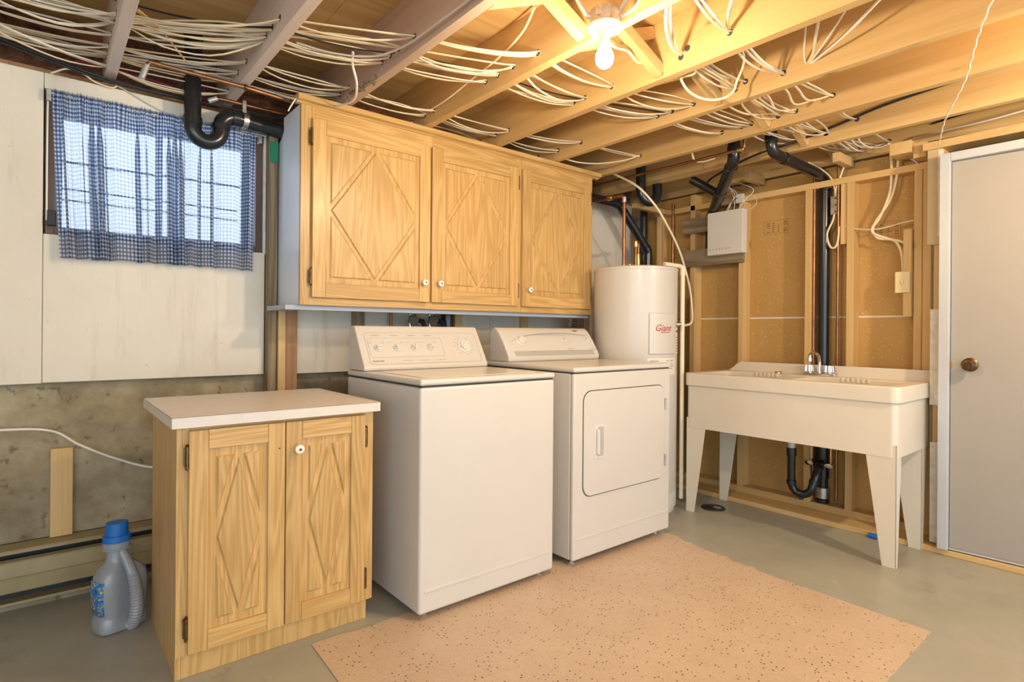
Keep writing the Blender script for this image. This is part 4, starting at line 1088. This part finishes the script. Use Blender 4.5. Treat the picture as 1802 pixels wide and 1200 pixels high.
# baseboard heater
t = thing('baseboard_heater', 'low tan baseboard heater along the concrete wall', 'heater', (-.5, 2.91, 0))
hx0, hx1 = -3.1, 1.05
MB().box(hx0, hx1, 2.935, 2.943, .045, .262).build('shade_back_plate', 'rubber_and_slot_shade', t)  # near-black plate: the shade behind the slot is put into its colour
MB().prism([(2.943, .262), (2.872, .252), (2.868, .247), (2.868, .238), (2.872, .238), (2.874, .244), (2.943, .255)], 'x', hx0, hx1).build('top_cover', 'heater_paint', t)
MB().prism([(2.895, .212), (2.876, .206), (2.872, .200), (2.868, .150), (2.872, .146), (2.868, .142), (2.870, .092), (2.885, .084), (2.885, .088), (2.874, .095), (2.876, .199), (2.895, .209)], 'x', hx0, hx1).build('front_cover', 'heater_paint', t)
fins = MB()
for k in range(150):
    x = hx0 + .05 + k*.0265; fins.box(x, x + .0008, 2.89, 2.932, .10, .19)
fins.build('fins', 'galvanised', t, kind='stuff')
MB().cyl((hx0, 2.911, .145), (hx1, 2.911, .145), .009, seg=10).build('element', 'copper', t)
MB().box(hx0, hx1, 2.88, 2.935, .04, .05).build('bottom_lip', 'heater_paint', t)
# block nailed to the wall, wires on the wall
nb = MB().box(.028, .100, 2.918, 2.943, .262, .615).build('nailing_block', 'pine_z', wall_back, bevel=.002)
def cable(name, label, pts, mat, r=.0048, flat=.6, n=8, group=None, cat='cable', seg=8):
    p = spline(pts, n)
    o = MB().tube(p, r, seg=seg, flat=flat).build(name, mat, base=tuple(p[len(p)//2]), smooth=60)
    return tag(o, label, cat, group)
cable('power_cord', 'white cord drooping along the concrete wall above the heater', [(-.9, 2.90, .70), (-.45, 2.90, .712), (-.121, 2.90, .709), (.03, 2.90, .690), (.12, 2.895, .625), (.234, 2.89, .558), (.372, 2.88, .500), (.60, 2.80, .47), (.78, 2.72, .35)], 'cable_white', .0052, 1.0)

# boards and box on the stud wall
bd = thing('backing_boards', 'pair of weathered grey boards holding the white wall box', 'board', (3.63, 2.2, 1.58))
for z0, z1, ya, yb_ in ((1.815, 1.925, 1.965, 2.44), (1.575, 1.695, 1.965, 2.45)):
    MB().box(3.618, 3.6395, ya, yb_, z0, z1).build('plank', 'grey_wood_y', bd, bevel=.002)
t = thing('wall_box', 'white rectangular alarm box on the weathered boards', 'box', (3.59, 2.07, 1.63))
MB().box(3.556, 3.617, 1.938, 2.195, 1.632, 1.925).build('enclosure', 'white_plastic', t, bevel=.003)
m = MB()
for k in range(7): m.box(3.5552, 3.5565, 2.17 - k*.024, 2.178 - k*.024, 1.668, 1.674)
m.build('printed_marks', 'grey_ink', t)
for k, (dy, m_) in enumerate(((0, 'cable_white'), (.03, 'cable_red'), (.045, 'cable_white'), (.06, 'cable_white'), (-.03, 'cable_white'), (.08, 'cable_black'))):
    y = 2.02 + dy
    cable('bell_wire', 'thin wires fanning up from the top of the white wall box', [(3.59, y, 1.92), (3.60, y - .01*k, 1.98), (3.62, y + .03 - .03*k, 2.05), (3.60, y + .05, 2.13)], m_, .0022, 1.0, group='wires above the wall box')
MB
# small white box on the next stud
t = thing('chime_box', 'small white box on the stud beside the wall box', 'box', (3.62, 1.99, 1.985))
MB().box(3.61, 3.6395, 1.968, 2.018, 1.975, 2.035).build('enclosure', 'white_plastic', t, bevel=.002)
cable('bell_wire', 'thin pale wire looping on the stud below the top plate', [(3.62, 1.965, 2.0), (3.63, 1.91, 2.01), (3.63, 1.88, 1.96), (3.63, 1.93, 1.925), (3.63, 2.02, 1.93)], 'cable_white', .0018, 1.0)
# metal junction box with loops
t = thing('junction_box', 'metal electrical junction box beside the copper pipe', 'junction box', (3.67, 1.418, 1.85))
MB().box(3.655, 3.70, 1.395, 1.435, 1.815, 1.925).build('box_body', 'galvanised', t, bevel=.002)
for z in (1.83, 1.87, 1.91): MB().cyl((3.6545, 1.405, z), (3.6555, 1.405, z), .006, seg=10).build('knockout', 'seam_dark', t)
cable('house_cable', 'cream cable arching into the top of the junction box', [(3.55, 1.52, 2.13), (3.60, 1.47, 2.09), (3.64, 1.425, 2.03), (3.66, 1.412, 1.96), (3.67, 1.415, 1.90)], 'cable_cream', .006, .7)
cable('house_cable', 'cream cable dropping straight into the junction box', [(3.66, 1.36, 2.10), (3.655, 1.385, 2.02), (3.66, 1.405, 1.96), (3.67, 1.408, 1.91)], 'cable_cream', .006, .7)
cable('house_cable', 'cream cable looping below the junction box', [(3.67, 1.415, 1.84), (3.655, 1.42, 1.78), (3.65, 1.45, 1.70), (3.65, 1.43, 1.62), (3.65, 1.395, 1.63), (3.66, 1.385, 1.74)], 'cable_cream', .006, .7)
# light switch and its cables
t = thing('light_switch', 'ivory light switch on the short batten by the door', 'light switch', (3.62, 1.043, 1.32))
MB().prism(rrect(1.008, 1.078, 1.325, 1.440, .006), 'x', 3.598, 3.604).build('switch_plate', 'ivory_plastic', t, bevel=.002)
MB().box(3.604, 3.66, 1.018, 1.068, 1.335, 1.43).build('switch_box', 'ivory_plastic', t)
MB().box(3.590, 3.599, 1.038, 1.048, 1.372, 1.394).build('toggle', 'ivory_plastic', t, bevel=.0015)
cable('house_cable', 'cream cable winding down from the top plate to the switch', [(3.66, 1.12, 2.10), (3.65, 1.115, 1.98), (3.65, 1.125, 1.88), (3.65, 1.17, 1.76), (3.65, 1.205, 1.70), (3.65, 1.18, 1.645), (3.65, 1.10, 1.62), (3.64, 1.062, 1.55), (3.64, 1.052, 1.42)], 'cable_cream', .0065, .7)
cable('house_cable', 'second cream cable twisting down to the switch', [(3.66, 1.085, 2.10), (3.65, 1.09, 1.97), (3.65, 1.12, 1.85), (3.65, 1.19, 1.74), (3.645, 1.205, 1.68), (3.645, 1.13, 1.635), (3.64, 1.05, 1.60), (3.64, 1.035, 1.52), (3.64, 1.03, 1.42)], 'cable_cream', .0065, .7)
cable('house_cable', 'cream cable running level between two studs above the switch', [(3.65, 1.35, 1.735), (3.65, 1.29, 1.71), (3.65, 1.18, 1.695), (3.65, 1.05, 1.715), (3.65, .98, 1.72)], 'cable_cream', .0065, .7)
cable('heater_cable', 'thick cream cable swinging from the joists to the water heater', [(2.93, 2.52, 2.16), (2.89, 2.30, 2.035), (2.93, 2.22, 1.945), (3.042, 2.2, 1.841), (3.23, 2.2, 1.642), (3.345, 2.2, 1.425), (3.353, 2.18, 1.26), (3.30, 2.15, 1.165), (3.19, 2.145, 1.145), tuple(tank_pt(74, TR + .028, 1.15))], 'cable_cream', .0085, .85)
# twisted pull cord in front of the joists
pc = []
for k in range(90):
    t_ = k/89; a = Vector((2.20, .40, 2.132)); b_ = Vector((3.45, .865, 2.025))
    pc.append(a*(1 - t_) + b_*t_ + Vector((.0016*math.sin(k*1.1) + .006*math.sin(t_*9), .0016*math.cos(k*1.1) + .008*math.sin(t_*11), -.012*math.sin(t_*math.pi))))
tag(MB().tube(pc, .0028, seg=6).build('twisted_cord', 'cable_white', base=tuple(pc[45]), smooth=60), 'twisted white cord hanging down to the top corner of the door', 'cord')

# ================================================================== LIGHT
def bulb_fixture(c, label, watt, in_view):
    x, y, z = c        # centre of the plate
    t = thing('ceiling_light', label, 'light fixture', (x, y, z))
    oc = [(x + .052*math.cos(math.radians(22.5 + 45*k)), y + .052*math.sin(math.radians(22.5 + 45*k))) for k in range(8)]
    b = MB().prism(oc, 'z', z + .008, z + .058).build('octagon_box', 'galvanised', t, bevel=.002)
    for a in (30, 75, 200, 300):
        p = Vector((x + .048*math.cos(math.radians(a)), y + .048*math.sin(math.radians(a)), z + .034)); q = p + Vector((math.cos(math.radians(a)), math.sin(math.radians(a)), 0))*.006
        MB().cyl(p, q, .011, seg=14).build('knockout', 'galvanised', b)
    MB().lathe((x, y, z), (0, 0, 1), [(.0, -.022), (.020, -.022), (.021, -.010), (.030, -.008), (.056, -.002), (.058, .004), (.055, .009), (0, .009)], 40).build('lamp_holder', 'porcelain', t, smooth=35)
    for a in (60, 240):
        p = (x + .042*math.cos(math.radians(a)), y + .042*math.sin(math.radians(a)), z - .004)
        MB().lathe(p, (0, 0, -1), [(.004, 0), (.004, .002), (0, .003)], 10).build('screw', 'brass', t)
    MB().lathe((x, y, z - .020), (0, 0, -1), [(.018, 0), (.0165, .006), (.0165, .016), (.015, .030), (0, .032)], 20).build('bulb_neck', 'porcelain', t, smooth=40)
    prof = [(0.0125, .034), (.016, .046), (.024, .062), (.0295, .078), (.030, .090), (.027, .103), (.019, .113), (.009, .118), (0, .119)]
    bl = MB().lathe((x, y, z - .010), (0, 0, -1), prof, 28).build('light_bulb', 'lit_bulb', t, smooth=60)
    L = bpy.data.lights.new('bulb_light', 'POINT'); L.energy = watt; L.color = LAMP_COL; L.shadow_soft_size = .032
    lo = bpy.data.objects.new('bulb_light', L); COL.objects.link(lo); lo.parent = t; lo.location = (0, 0, -.155)
    return t
bulb_fixture((1.425, 1.262, 2.098), 'bare lit bulb in a white porcelain holder under the joists', BULB_W, True)
bulb_fixture((2.70, -.25, 2.098), 'second bare bulb nearer the door, outside the picture', BULB2_W, False)
bulb_fixture((-.45, -1.7, 2.098), 'unseen third bulb added far behind the camera to even out the light', FILL_BULB_W, False)
# ================================================================== CABLES THROUGH THE JOISTS
HZ = 2.195
def run(points, mat, label, group, r=.0052, flat=.55, seed=0, sag=.018, spread=.006):
    """points: (x, y[, z]) where a cable passes a joist hole; sags between them"""
    rnd = random.Random(seed); P = []
    pts = [Vector((p[0], p[1] + rnd.uniform(-spread, spread), (p[2] if len(p) > 2 else HZ) + rnd.uniform(-.006, .006))) for p in points]
    for a, b in zip(pts, pts[1:]):
        P.append(a); k1 = rnd.choice((-.35, .1, .5, .9, 1.3, 1.6))*rnd.uniform(.7, 1.2); k2 = rnd.uniform(-.038, .038)
        for f, s in ((.28, .8), (.6, 1.0), (.85, .5)):
            m = a*(1 - f) + b*f; m.z -= sag*s*k1; m.y += s*k2
            P.append(m)
    P.append(pts[-1])
    p = spline(P, 3)
    o = MB().tube(p, r, seg=6, flat=flat).build('house_cable', mat, base=tuple(p[len(p)//2]), smooth=60)
    return tag(o, label, 'cable', group)
jx = [x - JW/2 for x in JR]; XM = [jx[0] - .445*k for k in (1, 2, 3)]
rows = [
 ('cables of the crossing bundle nearest the lit bulb', 3, [(XM[2], 2.50), (XM[0], 2.47), (jx[0], 2.41), (jx[1], 2.073), (jx[2], 1.879), (jx[3], 1.672), (jx[4], 1.687), (jx[5], 1.559), (jx[6], 1.514), (jx[7], 1.43), (jx[8], 1.32)]),
 ('cables of the second crossing bundle from the lit bulb', 3, [(XM[2], 2.58), (XM[0], 2.53), (jx[0], 2.46), (jx[1], 2.156), (jx[2], 1.997), (jx[3], 1.824), (jx[4], 1.851), (jx[5], 1.681), (jx[6], 1.567), (jx[7], 1.50)]),
 ('cables of the third crossing bundle from the lit bulb', 3, [(XM[2], 2.62), (XM[0], 2.55), (jx[0], 2.49), (jx[1], 2.229), (jx[2], 2.068), (jx[3], 1.926), (jx[4], 1.921), (jx[5], 1.768), (jx[6], 1.682)]),
 ('cables of the fourth crossing bundle, ending above the bulb bay', 3, [(XM[2], 2.66), (XM[0], 2.62), (jx[0], 2.594), (jx[1], 2.292), (jx[2], 2.141), (jx[3], 2.01), (jx[4], 1.93)]),
 ('cables of the bundle crossing just above the cabinet moulding', 3, [(XM[2], 2.74), (XM[0], 2.76), (jx[0], 2.70), (jx[1], 2.498), (jx[2], 2.471), (jx[3], 2.442), (jx[4], 2.415), (jx[5], 2.299), (jx[6], 2.235)]),
 ('cables of the bundle half hidden behind the cabinet moulding', 3, [(XM[2], 2.80), (XM[0], 2.80), (jx[0], 2.777), (jx[1], 2.629), (jx[2], 2.566), (jx[3], 2.53), (jx[4], 2.529), (jx[5], 2.488)]),
 ('cables of the bundle closest to the window wall', 4, [(XM[2], 2.84), (XM[0], 2.84), (jx[0], 2.82), (jx[1], 2.74), (jx[2], 2.68), (jx[3], 2.661), (jx[4], 2.677), (jx[5], 2.667)]),
 ('cables sagging low over the window at the left', 4, [(XM[2], 2.55, 2.21), (XM[0], 2.66, 2.18), (jx[0], 2.835, 2.16), (jx[1], 2.80, 2.17)]),
 ('cables of the fan left of the first pale joist', 6, [(XM[2], 2.45, 2.24), (XM[0], 2.50, 2.22), (jx[0], 2.50, 2.21), (jx[1], 2.25, 2.20)]),
 ('cables swinging from the bulb bay to the far joists', 3, [(jx[4], 1.329), (jx[5], 1.347), (jx[6], 1.373), (jx[7], 1.323), (jx[8], 1.317)]),
 ('cables slanting between the joists on the door side of the bulb', 2, [(1.60, 1.08, 2.25), (jx[4], 1.121, 2.21), (jx[5], 1.132), (jx[6], 1.115, 2.22), (jx[7], 1.169, 2.23), (jx[8], 1.158, 2.21)]),
 ('cables meeting in the splintered hole near the door', 2, [(jx[4], 1.30, 2.22), (jx[5], 1.299, 2.215), (jx[6], 1.285), (jx[7], 1.32), (jx[8], 1.197)]),
]
sd = 100
holes = set()
for grp, n, pts in rows:
    for p in pts:
        for k, x in enumerate(jx):
            if abs(p[0] - x) < 1e-6: holes.add((k, p[1], p[2] if len(p) > 2 else HZ))
for k, y, z in sorted(holes):
    MB().cyl((JL[k] - .0006, y, z), (JL[k] + .002, y, z), .0125, seg=14).build('hole_shade_disc', 'seam_dark', ceiling)  # dark discs on the joist faces paint the shade inside the holes
for grp, n, pts in rows:
    for k in range(n):
        sd += 1
        tilt = (k - (n - 1)/2)*.007
        q = [(p[0], p[1] + tilt, *(p[2:])) for p in pts]
        run(q, ('cable_cream', 'cable_white', 'cable_cream')[k % 3], 'one of the cream ' + grp, grp, seed=sd, sag=.022 if 'left' not in grp else .040, spread=.007)
# dark ones
run([(XM[2], 2.44), (XM[0], 2.42), (jx[0], 2.40, 2.235), (jx[1], 2.15), (jx[2], 2.03), (jx[3], 1.93), (jx[4], 1.86), (jx[5], 1.70), (jx[6], 1.57)], 'cable_black', 'dark green cable among the cream ones across the joists', None, .0045, .8, 900, .012)
cable('house_cable', 'dark blue-black cable sagging along the top of the window wall', [(-.9, 2.80, 2.24), (-.3, 2.83, 2.20), (-.05, 2.85, 2.155), (.21, 2.86, 2.118), (.42, 2.87, 2.115), (.80, 2.87, 2.125), (1.2, 2.87, 2.13)], 'cable_black', .006, .9)
cable('house_cable', 'second dark cable along the top of the window wall', [(-.9, 2.84, 2.19), (-.25, 2.85, 2.17), (0, 2.862, 2.14), (.21, 2.87, 2.112), (.45, 2.875, 2.118), (.80, 2.875, 2.12), (1.2, 2.875, 2.12)], 'cable_black', .006, .9)
cable('house_cable', 'thin red wire behind the copper pipe elbow', [(.10, 2.93, 2.19), (.30, 2.90, 2.175), (.42, 2.88, 2.16), (.60, 2.88, 2.13), (.7, 2.88, 2.12)], 'cable_red', .004, 1.0)
cable('house_cable', 'cream wire looping over the top of the white boards above the curtain', [(.02, 2.89, 2.10), (.07, 2.87, 2.125), (.12, 2.87, 2.12), (.16, 2.875, 2.10), (.22, 2.88, 2.095), (.24, 2.89, 2.13)], 'cable_cream', .004, .8)
cable('coax_wire', 'thin grey wire slanting down over the white board above the curtain', [(.20, 2.888, 2.125), (.28, 2.884, 2.09), (.36, 2.884, 2.055), (.44, 2.884, 2.035), (.6, 2.88, 2.03), (.82, 2.85, 2.02)], 'cable_grey', .003, 1.0)
cable('coax_wire', 'thin white wire running down the left window jamb', [(.02, 2.90, 2.04), (.012, 2.884, 2.0), (.010, 2.884, 1.8), (.010, 2.884, 1.52)], 'cable_white', .0035, 1.0)
cable('house_cable', 'grey cable curving along the underside of the dark joist', [(1.05, 1.15, 2.20), (1.05, 1.45, 2.165), (1.045, 1.70, 2.16), (1.04, 1.92, 2.165), (.98, 2.07, 2.165), (.86, 2.16, 2.175), (.74, 2.20, 2.19)], 'cable_grey', .0045, .9)
cable('house_cable', 'cream cable hanging in a short drop to the cabinet corner', [(.93, 2.12, 2.185), (.955, 2.18, 2.165), (1.0, 2.24, 2.12), (1.04, 2.36, 2.10), (1.03, 2.50, 2.115), (1.03, 2.58, 2.13)], 'cable_white', .005, .8)
cable('house_cable', 'cream cable hanging in a shallow curve across the dark joist', [(.66, 1.62, 2.33), (.74, 1.60, 2.26), (.85, 1.58, 2.235), (.95, 1.55, 2.24), (1.03, 1.50, 2.30)], 'cable_cream', .006, .7)
cable('house_cable', 'cream cable curving diagonally up the joist face beside the bulb', [(1.488, 2.45, 2.20), (1.486, 2.30, 2.205), (1.484, 2.10, 2.23), (1.482, 1.90, 2.255), (1.482, 1.75, 2.30), (1.47, 1.66, 2.36)], 'cable_cream', .005, .7)
cable('house_cable', 'cream cable bowing under the brace in front of the bulb', [(1.15, 1.43, 2.33), (1.25, 1.42, 2.275), (1.34, 1.38, 2.27), (1.40, 1.30, 2.32)], 'cable_cream', .006, .7)
cable('house_cable', 'cream cable dropping into the left of the bulb box', [(1.33, 1.30, 2.36), (1.33, 1.32, 2.28), (1.34, 1.315, 2.20), (1.37, 1.295, 2.14), (1.385, 1.285, 2.132)], 'cable_cream', .006, .7)
cable('house_cable', 'grey cable dropping into the back of the bulb box', [(1.36, 1.31, 2.36), (1.355, 1.325, 2.25), (1.365, 1.315, 2.18), (1.388, 1.29, 2.14)], 'cable_grey', .006, .7)
cable('house_cable', 'pale cable rising from the right of the bulb box', [(1.47, 1.235, 2.14), (1.49, 1.18, 2.17), (1.46, 1.12, 2.24), (1.40, 1.1, 2.33)], 'cable_white', .006, .7)
cable('house_cable', 'grey cable rising from the back right of the bulb box', [(1.45, 1.225, 2.15), (1.455, 1.20, 2.18), (1.44, 1.17, 2.24), (1.42, 1.16, 2.35)], 'cable_grey', .007, .8)
cable('house_cable', 'cream cable passing right behind the lit bulb', [(1.55, 1.40, 2.19), (1.65, 1.42, 2.175), (1.75, 1.43, 2.19), (1.85, 1.455, 2.185), (1.97, 1.456, 2.215)], 'cable_cream', .006, .7)
cable('house_cable', 'pair of cables hooked over the joist right of the bulb', [(1.56, 1.06, 2.33), (1.60, 1.13, 2.26), (1.70, 1.22, 2.20), (1.85, 1.30, 2.19), (1.96, 1.329, 2.204)], 'cable_white', .006, .7)
cable('house_cable', 'cream cable leaning on the joist right of the bulb', [(1.58, 1.04, 2.35), (1.64, 1.13, 2.27), (1.74, 1.23, 2.24), (1.86, 1.29, 2.20), (1.96, 1.325, 2.21)], 'cable_cream', .006, .7)
cable('house_cable', 'straight cream cable slanting along the joist above the bulb', [(1.555, 1.08, 2.30), (1.60, 1.0, 2.30), (1.66, .88, 2.315), (1.72, .75, 2.33)], 'cable_cream', .006, .7)
cable('house_cable', 'cream cable dropping steeply to the joist hole at the top edge', [(1.68, .86, 2.35), (1.72, .94, 2.28), (1.82, 1.04, 2.24), (1.90, 1.10, 2.215), (1.96, 1.121, 2.222)], 'cable_cream', .006, .7)
cable('house_cable', 'white cable dropping steeply beside it to the joist hole', [(1.70, .84, 2.35), (1.76, .93, 2.30), (1.85, 1.05, 2.25), (1.92, 1.11, 2.22), (1.96, 1.125, 2.222)], 'cable_white', .006, .7)
# open loop under the joist
lp = [(2.0, 1.31, 2.20), (2.05, 1.33, 2.16)] + [(2.16 + .11*math.cos(a), 1.33 - .06*math.cos(a), 2.165 - .085*math.sin(a)) for a in [math.pi*k/8 for k in range(8, -1, -1)]] + [(2.24, 1.22, 2.23), (2.15, 1.2, 2.30)]
cable('house_cable', 'cream cable hanging in an open loop below the joist', lp, 'cable_cream', .0055, .8)
cable('house_cable', 'long white cable slanting from the splintered hole past the camera side', [(2.41, 1.033, 2.198), (2.38, .98, 2.20), (2.30, .85, 2.215), (2.20, .70, 2.25), (2.12, .58, 2.27), (2.05, .45, 2.30)], 'cable_white', .006, .7)
cable('house_cable', 'cream cable curving up from the splintered hole', [(2.41, 1.04, 2.20), (2.37, 1.0, 2.215), (2.30, .96, 2.25), (2.25, .93, 2.30), (2.20, .92, 2.36)], 'cable_cream', .006, .7)
cable('house_cable', 'thin cable arching out of the splintered hole', [(2.41, 1.045, 2.20), (2.36, 1.03, 2.23), (2.30, 1.0, 2.28), (2.26, .98, 2.35)], 'cable_white', .004, .8)
cable('house_cable', 'white cable leaning from the splintered hole toward the top edge', [(2.41, 1.035, 2.20), (2.36, .97, 2.22), (2.27, .85, 2.28), (2.2, .76, 2.35)], 'cable_white', .004, .8)
cable('house_cable', 'pair of white cables dropping to the middle joist', [(2.05, 1.12, 2.22), (2.15, 1.14, 2.215), (2.28, 1.145, 2.20), (2.41, 1.132, 2.196)], 'cable_white', .006, .7)
for (a, b, w) in (((2.46, 1.20, 2.25), (2.87, 1.115, 2.227), 'upper'), ((2.46, 1.22, 2.23), (2.87, 1.194, 2.231), 'middle'), ((2.46, 1.30, 2.24), (2.87, 1.285, 2.205), 'lower')):
    cable('house_cable', '%s cream cable of the three by the knotted joist' % w, [a, ((a[0]*2 + b[0])/3, a[1]*.6 + b[1]*.4, 2.20), ((a[0] + b[0]*2)/3, a[1]*.3 + b[1]*.7 + .03, 2.18), b], 'cable_cream', .006, .7)
cable('house_cable', 'cream cable bending into the joist hole above the black elbow', [(2.45, 1.45, 2.22), (2.55, 1.46, 2.19), (2.68, 1.44, 2.18), (2.80, 1.40, 2.20), (2.87, 1.373, 2.206)], 'cable_cream', .006, .7)
# black cables and a white one toward the door
cable('house_cable', 'black cable running along the far joist toward the black elbow', [(3.29, .2, 2.31), (3.29, .55, 2.30), (3.295, .80, 2.285), (3.29, 1.05, 2.26), (3.295, 1.25, 2.225), (3.26, 1.45, 2.18), (3.22, 1.7, 2.14), (3.30, 1.98, 2.10), (3.40, 2.1, 2.10)], 'cable_black', .0075, .9)
cable('house_cable', 'black cable on the last joist above the door', [(3.74, .2, 2.29), (3.74, .55, 2.285), (3.74, .80, 2.265), (3.74, .95, 2.25)], 'cable_black', .006, .9)
cable('house_cable', 'black cable lying on the header above the door', [(3.60, .1, 2.11), (3.60, .50, 2.10), (3.62, .80, 2.115), (3.63, .95, 2.12)], 'cable_black', .006, .9)
cable('house_cable', 'white cable stretched level above the door', [(3.74, 1.033, 2.20), (3.66, .96, 2.175), (3.58, .86, 2.15), (3.48, .65, 2.125), (3.4, .4, 2.12), (3.35, .1, 2.12)], 'cable_white', .0065, .7)
for k in range(4):
    cable('house_cable', 'one of the pale cables tangled under the last joist', [(3.40, 1.20 + .04*k, 2.20 - .004*k), (3.50, 1.22 + .03*k, 2.165), (3.62, 1.19 + .035*k, 2.15 + .008*(k % 2)), (3.74, 1.15 + .03*k, 2.19 + .01*(k % 2))], 'cable_white', .005, .7, group='tangled pale cables under the last joist')
cable('house_cable', 'white cable stub dangling above the top plate at the right', [(3.55, 1.10, 2.14), (3.62, 1.075, 2.085), (3.66, 1.04, 2.075), (3.69, 1.0, 2.03), (3.70, .98, 1.98)], 'cable_white', .007, .7)
cable('house_cable', 'cream cable curving down to the cabinet end from the joist', [(2.86, 2.235, 2.20), (2.78, 2.29, 2.165), (2.68, 2.40, 2.15), (2.55, 2.46, 2.145), (2.42, 2.50, 2.16)], 'cable_cream', .006, .7)
cable('house_cable', 'short cream cable sagging beside the copper pipe over the tank', [(2.90, 1.90, 2.17), (2.98, 1.93, 2.125), (3.05, 1.92, 2.125), (3.12, 1.88, 2.15)], 'cable_cream', .006, .7)
cable('tie_string', 'white tie string knotted on the pipes beside the wall cabinet', [(.90, 2.60, 2.14), (.86, 2.55, 2.12), (.835, 2.545, 2.08), (.82, 2.54, 2.05)], 'cable_white', .003, 1.0)
# splinter hanging from the pale joist
tag(MB().beam((.245, 2.35, 2.20), (.33, 2.42, 2.185), .012, .006).beam((.33, 2.42, 2.185), (.42, 2.50, 2.13), .005, .003).build('wood_splinter', 'ply_x', base=(.33, 2.42, 2.18)), 'torn orange wood splinter hanging off the pale joist', 'splinter')
